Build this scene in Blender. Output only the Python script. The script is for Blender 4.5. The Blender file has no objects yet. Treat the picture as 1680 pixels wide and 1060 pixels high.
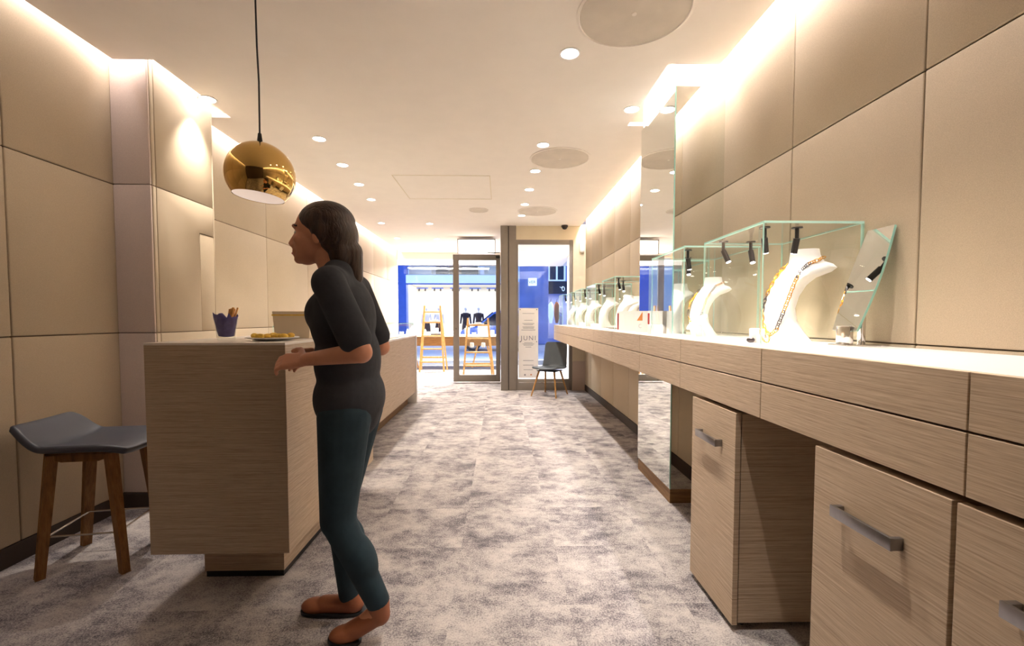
import bpy, bmesh, math, random
from mathutils import Vector, Matrix
from math import sin, cos, pi, radians, tan, atan

C = bpy.context.scene
COL = C.collection
random.seed(7)

# ------------------------------------------------------------------ camera
F_PX, PITCH, HOR, VX = 745.0, radians(2.45), 523.0, 821.0
CY_PX = HOR + F_PX * tan(PITCH)
YAW = atan((840 - VX) / F_PX * cos(PITCH))
cam = bpy.data.cameras.new('camera')
cam.sensor_fit = 'HORIZONTAL'
cam.sensor_width = 36.0
cam.lens = F_PX * 36.0 / 1680.0
cam.shift_y = (CY_PX - 530.0) / 1680.0
cam.clip_start = 0.05
cam_o = bpy.data.objects.new('camera', cam)
cam_o.location = (0, 0, 1.22)
cam_o.rotation_euler = (pi / 2 - PITCH, 0, -YAW)
COL.objects.link(cam_o)
C.camera = cam_o

# ------------------------------------------------------------------ world, exposure, main lights
C.view_settings.view_transform = 'Standard'
C.view_settings.look = 'None'
C.view_settings.gamma = 1.0
C.view_settings.use_curve_mapping = False
C.view_settings.exposure = 1.35

w = bpy.data.worlds.new('dusk')
C.world = w
w.use_nodes = True
w.node_tree.nodes['Background'].inputs[0].default_value = (0.20, 0.36, 0.92, 1)
w.node_tree.nodes['Background'].inputs[1].default_value = 0.62

K_DOWN = 46.0      # ceiling downlights
K_COVE = 5.0       # cove strips, per metre
K_CASE = 3.3       # spots inside the glass cases
WARM = (1.0, 0.915, 0.82)
COVE = (1.0, 0.94, 0.97)

def area(name, loc, sx, sy, power, col, rot=(0, 0, 0), spread=pi):
    l = bpy.data.lights.new(name, 'AREA')
    l.shape = 'RECTANGLE'; l.size = sx; l.size_y = sy
    l.energy = power; l.color = col; l.spread = spread
    o = bpy.data.objects.new(name, l)
    o.location = loc; o.rotation_euler = rot
    COL.objects.link(o)
    return o

CEIL = 2.78
RW, LW = 1.45, -2.43          # right and left wall planes
# cove strips inside the ceiling slots: (x, y0, y1, sign of the wall direction)
def cove_y(x, y0, y1, s, k=1.0):
    area('cove_strip', (x, (y0 + y1) / 2, CEIL + 0.10), 0.03, y1 - y0, K_COVE * k * (y1 - y0), COVE, (0, -s * radians(28), 0))
cove_y(RW - 0.06, -1.4, 2.84, 1)
cove_y(RW - 0.06, 3.72, 7.6, 1, 1.1)
cove_y(1.06, 2.92, 3.63, 1, 0.7)
cove_y(LW + 0.06, -1.4, 2.84, -1, 0.2)
cove_y(LW + 0.06, 3.7, 10.7, -1, 0.6)
cove_y(-2.13, 2.94, 3.60, -1, 0.35)
area('cove_strip', (-2.30, 2.885, CEIL + 0.10), 0.24, 0.03, K_COVE * 0.12, COVE)
area('cove_strip', (1.28, 2.87, CEIL + 0.10), 0.30, 0.03, K_COVE * 0.30, COVE)
# shop interior across the street, street-side window lamps
area('shop_lamp', (-1.9, 23.4, 2.9), 5.0, 2.0, 85, (1.0, 0.95, 0.9))
area('shop_lamp', (2.85, 22.8, 2.5), 0.8, 0.8, 30, (1.0, 0.85, 0.7))
area('window_lamp', (-1.4, 11.5, 2.59), 2.2, 0.5, 260, (1.0, 0.95, 0.9))
area('window_lamp', (0.8, 9.6, 2.58), 1.0, 2.6, 30, (1.0, 0.95, 0.96))

C.cycles.transparent_max_bounces = 40   # many panes of glass stand behind one another

# ------------------------------------------------------------------ materials
def lin(c):
    c = c / 255.0
    return c / 12.92 if c <= 0.04045 else ((c + 0.055) / 1.055) ** 2.4
def S(r, g, b): return (lin(r), lin(g), lin(b), 1)

class NT:
    def __init__(s, name):
        s.m = bpy.data.materials.new(name); s.m.use_nodes = True
        s.t = s.m.node_tree; s.b = s.t.nodes['Principled BSDF']
    def n(s, ty, **kw):
        nd = s.t.nodes.new(ty)
        for k, v in kw.items(): setattr(nd, k, v)
        return nd
    def l(s, a, b): s.t.links.new(a, b)
    def coords(s, scale=(1, 1, 1), kind='Object', rot=(0, 0, 0)):
        tc = s.n('ShaderNodeTexCoord'); mp = s.n('ShaderNodeMapping')
        mp.inputs['Scale'].default_value = scale; mp.inputs['Rotation'].default_value = rot
        s.l(tc.outputs[kind], mp.inputs[0]); return mp.outputs[0]
    def noise(s, vec, scale, detail=3, rough=0.5):
        nd = s.n('ShaderNodeTexNoise'); nd.inputs['Scale'].default_value = scale
        nd.inputs['Detail'].default_value = detail; nd.inputs['Roughness'].default_value = rough
        s.l(vec, nd.inputs['Vector']); return nd.outputs['Fac']
    def ramp(s, fac, stops):
        r = s.n('ShaderNodeValToRGB'); e = r.color_ramp.elements
        while len(e) < len(stops): e.new(0.5)
        for i, (p, c) in enumerate(stops): e[i].position = p; e[i].color = c
        s.l(fac, r.inputs[0]); return r.outputs[0]
    def mix(s, fac, a, b, mode='MIX'):
        m = s.n('ShaderNodeMix', data_type='RGBA', blend_type=mode)
        for sock, v in ((m.inputs[0], fac), (m.inputs[6], a), (m.inputs[7], b)):
            if hasattr(v, 'links'): s.l(v, sock)
            else: sock.default_value = v
        return m.outputs[2]
    def bump(s, h, strength, dist):
        b = s.n('ShaderNodeBump'); b.inputs['Strength'].default_value = strength
        b.inputs['Distance'].default_value = dist
        s.l(h, b.inputs['Height']); s.l(b.outputs[0], s.b.inputs['Normal'])

def pm(name, col, rough=0.5, metal=0.0, spec=0.5, var=0.06, vscale=6, bump=0, bscale=80, bdist=0.002, coat=0):
    t = NT(name)
    v = t.coords()
    d = tuple(max(0, c * (1 - var)) for c in col[:3]) + (1,)
    u = tuple(min(1, c * (1 + var)) for c in col[:3]) + (1,)
    t.l(t.ramp(t.noise(v, vscale), [(0.3, d), (0.7, u)]), t.b.inputs['Base Color'])
    t.b.inputs['Roughness'].default_value = rough
    t.b.inputs['Metallic'].default_value = metal
    t.b.inputs['Specular IOR Level'].default_value = spec
    if coat: t.b.inputs['Coat Weight'].default_value = coat
    if bump: t.bump(t.noise(v, bscale, 2), bump, bdist)
    return t.m

def emit(name, col, strength):
    t = NT(name)
    t.b.inputs['Base Color'].default_value = (0.8, 0.8, 0.8, 1)
    t.b.inputs['Emission Color'].default_value = col
    t.b.inputs['Emission Strength'].default_value = strength
    return t.m

def wood(name, dark, mid, light, zs=170, xs=3.4, rough=0.5):
    t = NT(name)
    v = t.coords((xs, xs, zs))
    n1 = t.noise(v, 1.0, 5, 0.65)
    v2 = t.coords((xs * 5, xs * 5, zs * 2.6))
    n2 = t.noise(v2, 1.0, 3, 0.6)
    c1 = t.ramp(n1, [(0.28, dark), (0.5, mid), (0.74, light)])
    c2 = t.ramp(n2, [(0.3, (0.80, 0.78, 0.76, 1)), (0.7, (1.1, 1.1, 1.1, 1))])
    t.l(t.mix(1.0, c1, c2, 'MULTIPLY'), t.b.inputs['Base Color'])
    t.b.inputs['Roughness'].default_value = rough
    t.b.inputs['Specular IOR Level'].default_value = 0.35
    t.bump(n2, 0.15, 0.001)
    return t.m

def fabric(name, col):
    t = NT(name)
    v = t.coords()
    base = t.ramp(t.noise(v, 1.4, 4), [(0.3, tuple(c * 0.93 for c in col[:3]) + (1,)), (0.7, tuple(c * 1.05 for c in col[:3]) + (1,))])
    fine = t.noise(v, 700, 2)
    t.l(t.mix(1.0, base, t.ramp(fine, [(0.3, (0.82, 0.82, 0.82, 1)), (0.7, (1.08, 1.08, 1.08, 1))]), 'MULTIPLY'), t.b.inputs['Base Color'])
    t.b.inputs['Roughness'].default_value = 0.85
    t.b.inputs['Specular IOR Level'].default_value = 0.2
    t.bump(t.noise(v, 450, 2), 0.18, 0.001)
    return t.m

def carpet(name):
    t = NT(name)
    tc = t.n('ShaderNodeTexCoord')
    # every carpet tile shifts the pattern, so blotches break at tile edges
    snap = t.n('ShaderNodeVectorMath', operation='SNAP'); snap.inputs[1].default_value = (0.5, 0.5, 9)
    off = t.n('ShaderNodeVectorMath', operation='ADD'); off.inputs[1].default_value = (0.21, 0.12, 0)
    t.l(tc.outputs['Object'], off.inputs[0]); t.l(off.outputs[0], snap.inputs[0])
    wn = t.n('ShaderNodeTexWhiteNoise'); t.l(snap.outputs[0], wn.inputs['Vector'])
    mul = t.n('ShaderNodeVectorMath', operation='SCALE'); mul.inputs['Scale'].default_value = 0.35
    t.l(wn.outputs['Color'], mul.inputs[0])
    add = t.n('ShaderNodeVectorMath', operation='ADD')
    t.l(tc.outputs['Object'], add.inputs[0]); t.l(mul.outputs[0], add.inputs[1])
    mp = t.n('ShaderNodeMapping'); mp.inputs['Scale'].default_value = (2.3, 2.9, 1)
    t.l(add.outputs[0], mp.inputs[0])
    big = t.noise(mp.outputs[0], 2.0, 8, 0.66)
    med = t.noise(mp.outputs[0], 9.0, 5, 0.7)
    fine = t.noise(tc.outputs['Object'], 140, 3, 0.95)
    m1 = t.n('ShaderNodeMath', operation='MULTIPLY_ADD'); m1.inputs[1].default_value = 0.45
    t.l(med, m1.inputs[0]); t.l(big, m1.inputs[2])
    m2 = t.n('ShaderNodeMath', operation='MULTIPLY_ADD'); m2.inputs[1].default_value = 1.35
    t.l(fine, m2.inputs[0]); t.l(m1.outputs[0], m2.inputs[2])
    m3 = t.n('ShaderNodeMath', operation='MULTIPLY'); m3.inputs[1].default_value = 0.6; t.l(m2.outputs[0], m3.inputs[0])
    c = t.ramp(m3.outputs[0], [(0.66, S(72, 68, 76)), (0.77, S(124, 118, 121)), (0.87, S(178, 170, 167)), (1.0, S(200, 192, 186))])
    t.l(c, t.b.inputs['Base Color'])
    t.b.inputs['Roughness'].default_value = 0.95
    t.b.inputs['Specular IOR Level'].default_value = 0.1
    t.bump(fine, 0.6, 0.004)
    return t.m

def thin_glass(name, tint, refl=0.9, ior=1.5, extra=0.0):
    t = NT(name)
    t.t.nodes.remove(t.b)
    out = t.t.nodes['Material Output']
    tr = t.n('ShaderNodeBsdfTransparent'); tr.inputs[0].default_value = tint
    gl = t.n('ShaderNodeBsdfGlossy'); gl.inputs['Roughness'].default_value = 0.0
    gl.inputs['Color'].default_value = (refl * 0.75, refl * 0.75, refl * 0.75, 1)
    fr = t.n('ShaderNodeFresnel'); fr.inputs['IOR'].default_value = ior
    mx = t.n('ShaderNodeMixShader')
    ge = t.n('ShaderNodeNewGeometry')          # only the outer faces of a pane reflect
    iv = t.n('ShaderNodeMath', operation='SUBTRACT'); iv.inputs[0].default_value = 1.0
    t.l(ge.outputs['Backfacing'], iv.inputs[1])
    ml = t.n('ShaderNodeMath', operation='MULTIPLY')
    t.l(fr.outputs[0], ml.inputs[0]); t.l(iv.outputs[0], ml.inputs[1]); t.l(ml.outputs[0], mx.inputs[0])
    t.l(tr.outputs[0], mx.inputs[1]); t.l(gl.outputs[0], mx.inputs[2])
    t.l(mx.outputs[0], out.inputs['Surface'])
    return t.m

def glass_edge(name, col):
    t = NT(name)
    t.t.nodes.remove(t.b)
    out = t.t.nodes['Material Output']
    tr = t.n('ShaderNodeBsdfTransparent'); tr.inputs[0].default_value = (0.75, 0.95, 0.88, 1)
    df = t.n('ShaderNodeBsdfTranslucent'); df.inputs[0].default_value = col
    d2 = t.n('ShaderNodeBsdfDiffuse'); d2.inputs[0].default_value = col
    m1 = t.n('ShaderNodeMixShader'); m1.inputs[0].default_value = 0.5
    mx = t.n('ShaderNodeMixShader'); mx.inputs[0].default_value = 0.72
    t.l(df.outputs[0], m1.inputs[1]); t.l(d2.outputs[0], m1.inputs[2])
    t.l(tr.outputs[0], mx.inputs[1]); t.l(m1.outputs[0], mx.inputs[2])
    t.l(mx.outputs[0], out.inputs['Surface'])
    return t.m

M = {}
M['fabric'] = fabric('tan_fabric', S(198, 181, 156))
M['fabric_pale'] = fabric('pale_fabric', S(208, 190, 178))
M['seam'] = pm('seam_backing', S(95, 78, 60), 0.9)
M['ceil'] = pm('ceiling_paint', S(242, 233, 222), 0.9, spec=0.15, var=0.015)
M['white_wall'] = pm('white_paint', S(235, 228, 216), 0.85, var=0.015, spec=0.2)
M['cream_wall'] = pm('cream_paint', S(225, 212, 185), 0.85, var=0.02, spec=0.2)
M['carpet'] = carpet('grey_carpet')
M['oak'] = wood('limed_oak', S(160, 138, 114), S(196, 174, 148), S(214, 196, 172), 240)
M['oak_leg'] = wood('oak_leg', S(150, 105, 55), S(186, 138, 80), S(205, 160, 100), 8, 40)
M['oak_shaded'] = wood('shaded_leg_oak', S(112, 76, 38), S(140, 98, 52), S(158, 116, 68), 8, 40)  # leg oak darkened: the shade around the stool is put into its colour
M['pine'] = wood('pine', S(200, 150, 85), S(222, 172, 105), S(235, 190, 128), 10, 30)
M['brown_wood'] = wood('brown_wood', S(105, 75, 45), S(130, 98, 62), S(150, 115, 75), 60, 4)
M['white_top'] = pm('white_laminate', S(238, 230, 222), 0.28, var=0.01)
M['white_gloss'] = pm('white_lacquer', S(242, 238, 232), 0.35, var=0.01)
M['dark_base'] = pm('dark_skirting', S(62, 48, 38), 0.6)
M['black'] = pm('black_plastic', S(28, 27, 28), 0.45)
M['gun'] = pm('gunmetal', S(60, 56, 56), 0.35, 0.7)
M['steel'] = pm('brushed_steel', S(150, 148, 150), 0.32, 1.0, var=0.05, vscale=60)
M['chrome'] = pm('chrome', S(215, 213, 212), 0.12, 1.0, var=0.01)
M['gold'] = pm('polished_brass', S(224, 186, 112), 0.05, 1.0, var=0.02)
M['gold_link'] = pm('gold', S(212, 150, 50), 0.3, 1.0, var=0.03)
M['mirror'] = pm('mirror_silver', S(238, 240, 236), 0.0, 1.0, var=0.0)
M['leather'] = pm('grey_leather', S(62, 64, 73), 0.42, bump=0.25, bscale=260, bdist=0.001)
M['chair_grey'] = pm('grey_shell', S(82, 88, 92), 0.55, bump=0.1, bscale=300, bdist=0.001)
M['taupe'] = pm('taupe_metal', S(140, 131, 121), 0.5, 0.0, var=0.03)
M['taupe_dark'] = pm('taupe_shadow_gap', S(90, 82, 76), 0.6)
M['glass'] = thin_glass('clear_glass', (0.985, 0.995, 0.99, 1))
M['window_glass'] = thin_glass('window_glass', (0.95, 0.975, 0.985, 1))
M['glass_edge'] = glass_edge('green_glass_edge', (0.50, 0.78, 0.68, 1))
M['bust'] = pm('white_bust', S(240, 236, 230), 0.55, var=0.01)
M['speaker'] = pm('speaker_grille', S(216, 204, 188), 0.8, bump=0.6, bscale=900, bdist=0.003)
M['lens'] = emit('lamp_lens', (1.0, 0.93, 0.85, 1), 14)
M['spot_lens'] = emit('spot_lens', (1.0, 0.93, 0.85, 1), 18)
M['light_bar'] = emit('light_bar', (1.0, 0.97, 0.93, 1), 1.6)
M['link_dark'] = pm('dark_enamel', S(70, 60, 62), 0.3, 0.4)
M['red'] = pm('red_edge', S(150, 28, 24), 0.5)
M['purple'] = pm('purple_napkin', S(92, 84, 138), 0.8, var=0.2, vscale=40)
M['bread'] = pm('breadstick', S(222, 165, 92), 0.75, var=0.15, vscale=90, bump=0.4, bscale=150)
M['yellow'] = pm('yellow_pastry', S(232, 190, 70), 0.7, var=0.15, vscale=70)
M['cream'] = pm('cream_card', S(232, 216, 188), 0.8, var=0.03)
M['paper'] = pm('paper', S(240, 236, 232), 0.8, var=0.01)
M['ink'] = pm('ink', S(140, 140, 150), 0.8)
M['orange'] = pm('orange_ink', S(205, 130, 70), 0.8)
M['skin'] = pm('skin', S(214, 150, 118), 0.55, var=0.05, vscale=20)
_t = NT('dark_brown_hair')
_v = _t.coords((60, 160, 14), rot=(0, radians(25), 0))
_n = _t.noise(_v, 1.0, 4, 0.6)
_t.l(_t.ramp(_n, [(0.3, S(36, 26, 20)), (0.7, S(74, 54, 42))]), _t.b.inputs['Base Color'])
_t.b.inputs['Roughness'].default_value = 0.45
_t.bump(_n, 0.7, 0.006)
M['hair'] = _t.m
M['shirt'] = pm('charcoal_cloth', S(50, 52, 58), 0.9, var=0.15, vscale=14, bump=0.3, bscale=25, bdist=0.008)
M['jeans'] = pm('teal_denim', S(34, 54, 64), 0.9, var=0.15, vscale=14, bump=0.25, bscale=30, bdist=0.006)
M['shoe'] = pm('tan_leather_shoe', S(150, 88, 56), 0.5)
M['lip'] = pm('lips', S(170, 90, 80), 0.5)
M['eye'] = pm('eye_white', S(235, 232, 228), 0.2)
M['iris'] = pm('iris', S(50, 36, 28), 0.2)
M['asphalt'] = pm('asphalt', S(175, 180, 190), 0.8, var=0.1, vscale=2)
M['pavement'] = pm('dark_paving', S(105, 103, 106), 0.8, var=0.1, vscale=4)
M['kerb'] = pm('pale_kerb', S(225, 215, 215), 0.8)
M['blue_wall'] = pm('blue_render', S(150, 160, 205), 0.8, var=0.12, vscale=1.5)
M['blue_paint'] = pm('blue_paint', S(90, 120, 205), 0.5)
M['fascia'] = emit('pale_blue_glow', (0.60, 0.80, 1.0, 1), 0.30)  # self-glow added to make the fascia pale; window frame and garment share it
M['car_paint'] = pm('blue_car_paint', S(70, 110, 200), 0.25, coat=0.5)
M['car_glass'] = pm('car_glass', S(30, 40, 60), 0.08)
M['tyre'] = pm('tyre', S(30, 30, 34), 0.8)
M['dark_cloth'] = pm('dark_cloth', S(50, 40, 48), 0.9)
M['sign_dark'] = pm('dark_sign', S(52, 42, 44), 0.6)
M['sign_lit'] = emit('lit_sign', (0.75, 0.88, 1.0, 1), 0.55)
M['floor_pale'] = pm('pale_floor', S(215, 210, 212), 0.6, var=0.03)

# ------------------------------------------------------------------ mesh builder
def merge(bm, b2):
    me = bpy.data.meshes.new('tmp'); b2.to_mesh(me); b2.free()
    bm.from_mesh(me); bpy.data.meshes.remove(me)

class MB:
    def __init__(s): s.bm = bmesh.new()
    def _add(s, b, mi, mat):
        for f in b.faces: f.material_index = mi
        if mat is not None: bmesh.ops.transform(b, matrix=mat, verts=b.verts)
        merge(s.bm, b); return s
    def box(s, x0, x1, y0, y1, z0, z1, bev=0.0, seg=2, mi=0, mat=None):
        b = bmesh.new(); bmesh.ops.create_cube(b, size=1)
        for v in b.verts:
            v.co = Vector(((x0 + x1) / 2 + v.co.x * (x1 - x0), (y0 + y1) / 2 + v.co.y * (y1 - y0), (z0 + z1) / 2 + v.co.z * (z1 - z0)))
        if bev: bmesh.ops.bevel(b, geom=b.edges[:], offset=bev, segments=seg, affect='EDGES', profile=0.5)
        return s._add(b, mi, mat)
    def cyl(s, p0, p1, r0, r1=None, n=20, mi=0, mat=None):
        r1 = r0 if r1 is None else r1
        p0, p1 = Vector(p0), Vector(p1); d = p1 - p0
        b = bmesh.new()
        bmesh.ops.create_cone(b, cap_ends=True, segments=n, radius1=max(r0, 1e-5), radius2=max(r1, 1e-5), depth=d.length)
        mt = Matrix.Translation((p0 + p1) / 2) @ d.to_track_quat('Z', 'Y').to_matrix().to_4x4()
        bmesh.ops.transform(b, matrix=mt, verts=b.verts)
        return s._add(b, mi, mat)
    def bar(s, p0, p1, w, h, bev=0.0, mi=0, taper=1.0, upv=(0, 0, 1), mat=None):
        p0, p1 = Vector(p0), Vector(p1); d = (p1 - p0); L = d.length; d.normalize()
        u = Vector(upv); sx = d.cross(u)
        if sx.length < 1e-4: sx = d.cross(Vector((0, 1, 0)))
        sx.normalize(); u = sx.cross(d)
        b = bmesh.new(); bmesh.ops.create_cube(b, size=1)
        for v in b.verts:
            k = taper if v.co.z > 0 else 1.0
            v.co = p0 + d * ((v.co.z + 0.5) * L) + sx * (v.co.x * w * k) + u * (v.co.y * h * k)
        if bev: bmesh.ops.bevel(b, geom=b.edges[:], offset=bev, segments=2, affect='EDGES', profile=0.5)
        return s._add(b, mi, mat)
    def sphere(s, c, r, mi=0, u=20, v=14, mat=None):
        b = bmesh.new(); bmesh.ops.create_uvsphere(b, u_segments=u, v_segments=v, radius=1)
        if not hasattr(r, '__len__'): r = (r, r, r)
        for q in b.verts: q.co = Vector((c[0] + q.co.x * r[0], c[1] + q.co.y * r[1], c[2] + q.co.z * r[2]))
        return s._add(b, mi, mat)
    def lathe(s, prof, c=(0, 0, 0), n=40, mi=0, mat=None):
        b = bmesh.new(); rings = []
        for r, z in prof:
            rings.append([b.verts.new((c[0] + r * cos(2 * pi * k / n), c[1] + r * sin(2 * pi * k / n), c[2] + z)) for k in range(n)])
        for a, d in zip(rings, rings[1:]):
            for k in range(n): b.faces.new((a[k], a[(k + 1) % n], d[(k + 1) % n], d[k]))
        bmesh.ops.remove_doubles(b, verts=b.verts, dist=1e-6)
        bmesh.ops.recalc_face_normals(b, faces=b.faces)
        return s._add(b, mi, mat)
    def tube(s, pts, r, n=10, mi=0, closed=False, mat=None):
        pts = [Vector(p) for p in pts]; b = bmesh.new(); rings = []; N = len(pts)
        prev = None
        for i, p in enumerate(pts):
            if closed: d = pts[(i + 1) % N] - pts[i - 1]
            else: d = pts[min(i + 1, N - 1)] - pts[max(i - 1, 0)]
            d.normalize()
            if prev is None:
                u = d.cross(Vector((0, 0, 1)))
                if u.length < 1e-3: u = d.cross(Vector((0, 1, 0)))
            else: u = prev - d * prev.dot(d)
            u.normalize(); prev = u; v = d.cross(u)
            rr = r[i] if hasattr(r, '__len__') else r
            rings.append([b.verts.new(p + u * (rr * cos(2 * pi * k / n)) + v * (rr * sin(2 * pi * k / n))) for k in range(n)])
        prs = list(zip(rings, rings[1:]))
        if closed: prs.append((rings[-1], rings[0]))
        for a, c in prs:
            for k in range(n): b.faces.new((a[k], a[(k + 1) % n], c[(k + 1) % n], c[k]))
        if not closed: b.faces.new(rings[0][::-1]); b.faces.new(rings[-1])
        bmesh.ops.recalc_face_normals(b, faces=b.faces)
        return s._add(b, mi, mat)
    def prism(s, poly, axis, a, d, bev=0.0, mi=0, mat=None):
        """poly in the two other axes (in xyz order), extruded along axis from a to d"""
        b = bmesh.new()
        def pt(p, t):
            q = list(p); q.insert(axis, t); return Vector(q)
        A = [b.verts.new(pt(p, a)) for p in poly]; D = [b.verts.new(pt(p, d)) for p in poly]
        b.faces.new(A); b.faces.new(D[::-1]); n = len(poly)
        for k in range(n): b.faces.new((A[k], A[(k + 1) % n], D[(k + 1) % n], D[k]))
        bmesh.ops.recalc_face_normals(b, faces=b.faces)
        if bev: bmesh.ops.bevel(b, geom=b.edges[:], offset=bev, segments=2, affect='EDGES', profile=0.5)
        return s._add(b, mi, mat)
    def loft(s, secs, n=28, mi=0, mat=None, p=2.0):
        """secs: (cx, cy, z, rx, ry) super-ellipse rings"""
        b = bmesh.new(); rings = []
        for cx, cy, z, rx, ry in secs:
            ring = []
            for k in range(n):
                a = 2 * pi * k / n; ca, sa = cos(a), sin(a)
                ring.append(b.verts.new((cx + rx * math.copysign(abs(ca) ** (2 / p), ca), cy + ry * math.copysign(abs(sa) ** (2 / p), sa), z)))
            rings.append(ring)
        for a, c in zip(rings, rings[1:]):
            for k in range(n): b.faces.new((a[k], a[(k + 1) % n], c[(k + 1) % n], c[k]))
        b.faces.new(rings[0][::-1]); b.faces.new(rings[-1])
        bmesh.ops.recalc_face_normals(b, faces=b.faces)
        return s._add(b, mi, mat)
    def build(s, name, mats, parent=None, smooth=30, loc=None, rot=None):
        me = bpy.data.meshes.new(name)
        s.bm.to_mesh(me); s.bm.free()
        for m in (mats if isinstance(mats, (list, tuple)) else [mats]): me.materials.append(m)
        if smooth:
            for p in me.polygons: p.use_smooth = True
            me.set_sharp_from_angle(angle=radians(smooth))
        o = bpy.data.objects.new(name, me); COL.objects.link(o)
        if parent is not None: o.parent = parent
        if loc is not None: o.location = loc
        if rot is not None: o.rotation_euler = rot
        return o

def text_mesh(name, cu, mat, parent, loc):
    tmp = bpy.data.objects.new('tmp', cu); COL.objects.link(tmp)
    me = bpy.data.meshes.new_from_object(tmp.evaluated_get(bpy.context.evaluated_depsgraph_get()))
    bpy.data.objects.remove(tmp); bpy.data.curves.remove(cu)
    me.name = name
    if not me.materials: me.materials.append(mat)
    o = bpy.data.objects.new(name, me); COL.objects.link(o)
    o.parent = parent; o.location = loc; o.rotation_euler = (pi / 2, 0, 0)
    return o
def tag(o, label, cat, group=None):
    o['label'] = label; o['category'] = cat
    if group: o['group'] = group
    return o
def thing(name, label, cat, loc=(0, 0, 0), rz=0.0, group=None):
    o = bpy.data.objects.new(name, None); COL.objects.link(o)
    o.empty_display_size = 0.1
    o.location = loc; o.rotation_euler = (0, 0, rz)
    return tag(o, label, cat, group)
def struct(o): o['kind'] = 'structure'; return o
def kids(o): return [c for c in bpy.data.objects if c.parent == o]
def copy_tree(o, parent=None):
    c = o.copy(); COL.objects.link(c); c.parent = parent
    for k in kids(o): copy_tree(k, c)
    return c
def dup(o, label, loc=None, rz=None):
    c = copy_tree(o); c['label'] = label
    if loc is not None: c.location = loc
    if rz is not None: c.rotation_euler = (0, 0, rz)
    return c
def spot(parent, loc, target, power, col, angle=70, blend=0.6, size=0.02):
    l = bpy.data.lights.new('lamp_light', 'SPOT'); l.energy = power; l.color = col
    l.spot_size = radians(angle); l.spot_blend = blend; l.shadow_soft_size = size
    o = bpy.data.objects.new('lamp_light', l); COL.objects.link(o)
    o.parent = parent; o.location = loc
    o.rotation_euler = (Vector(target) - Vector(loc)).to_track_quat('-Z', 'Y').to_euler()
    return o

# ================================================================== SETTING
FAR = 10.83
struct(MB().box(LW - 0.3, RW + 0.3, -1.6, FAR, -0.1, 0.0).build('floor', M['carpet'], smooth=0))

# ceiling board with cove slots along both walls, round the pillar and round the mirrored column
XL, XR = LW + 0.10, RW - 0.10
poly = [(XR, -1.5), (XR, 2.83), (1.03, 2.83), (1.03, 3.72), (XR, 3.72), (XR, FAR),
        (XL, FAR), (XL, 3.65), (-2.09, 3.65), (-2.09, 2.86), (XL, 2.86), (XL, -1.5)]
struct(MB().prism(poly, 2, CEIL, CEIL + 0.03).build('ceiling', M['ceil'], smooth=0))
struct(MB().box(LW - 0.3, RW + 0.3, -1.6, FAR, CEIL + 0.13, CEIL + 0.2).build('ceiling_cavity', M['white_wall'], smooth=0))

def panel_wall(name, x, face, ys, zs, mat, y0=None, y1=None):
    """wall of padded fabric panels in the plane x; face = +1 when it looks to +x"""
    mb = MB()
    mb.box(min(x, x - face * 0.1), max(x, x - face * 0.1), ys[0], ys[-1], 0, CEIL + 0.13, mi=1)
    for a, b in zip(ys, ys[1:]):
        for c, d in zip(zs, zs[1:]):
            g = 0.0022
            xa, xb = x - face * 0.002, x + face * 0.012
            mb.box(min(xa, xb), max(xa, xb), a + g, b - g, c + g, d - g, bev=0.006, seg=3)
    return struct(mb.build(name, [mat, M['seam']], smooth=35))
ZS = [0.10, 1.13, 2.06, CEIL + 0.13]
panel_wall('wall_right', RW, -1, [-1.5, -0.55, 0.14, 0.84, 1.54, 2.24, 2.94, 3.64, 4.34, 5.04, 5.74, 6.44, 7.14, 7.72], ZS, M['fabric'])
panel_wall('wall_left', LW, 1, [-1.5, -0.49, 0.21, 0.91, 1.61, 2.31, 2.95], ZS, M['fabric'])
panel_wall('wall_left_far', LW, 1, [3.56, 3.86, 4.8, 5.8, 6.8, 7.8, 8.8, 9.8, FAR], ZS, M['fabric'])
# pillar standing out of the left wall
mb = MB(); PX = -2.19
mb.box(LW, PX - 0.012, 2.95, 3.56, 0, CEIL + 0.13, mi=1)
for c, d in zip(ZS, ZS[1:]):
    mb.box(LW + 0.012, PX, 2.935, 2.95, c + .002, d - .002, bev=0.005, seg=3, mi=0)
    mb.box(PX - 0.014, PX, 2.955, 2.985, c + .002, d - .002, bev=0.005, seg=3, mi=2)
for c, d in ((2.06, CEIL + 0.13), (0.10, 1.13)):
    mb.box(PX - 0.014, PX, 2.989, 3.56, c + .002, d - .002, bev=0.006, seg=3, mi=2)
mb.prism([(2.989, 1.132), (3.395, 1.132), (3.395, 1.845), (3.56, 1.845), (3.56, 2.058), (2.989, 2.058)], 0, PX - 0.014, PX, bev=0.004, mi=2)
mb.box(PX - 0.014, PX - 0.002, 3.40, 3.56, 1.132, 1.84, bev=0.005, mi=2)
mb.box(LW + .012, PX, 3.56, 3.574, 0.1, CEIL + 0.13, bev=0.004, mi=2)
struct(mb.build('wall_pillar', [M['fabric_pale'], M['seam'], M['fabric']], smooth=35))
struct(MB().box(LW - 0.3, RW + 0.3, -1.65, -1.5, 0, CEIL + 0.2).build('wall_back', M['dark_base'], smooth=0))
struct(MB().box(LW, LW + 0.016, -1.5, 2.935, 0, 0.10).box(LW, PX, 2.92, 2.935, 0, 0.10).box(PX, PX + 0.015, 2.92, 3.58, 0, 0.1)
       .box(LW, LW + 0.016, 3.575, FAR, 0, 0.10).build('baseboard_left', M['dark_base'], smooth=0))
struct(MB().box(RW - 0.016, RW, -1.5, 2.92, 0, 0.10).box(RW - 0.016, RW, 3.64, 7.7, 0, 0.10).build('baseboard_right', M['dark_base'], smooth=0))

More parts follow.
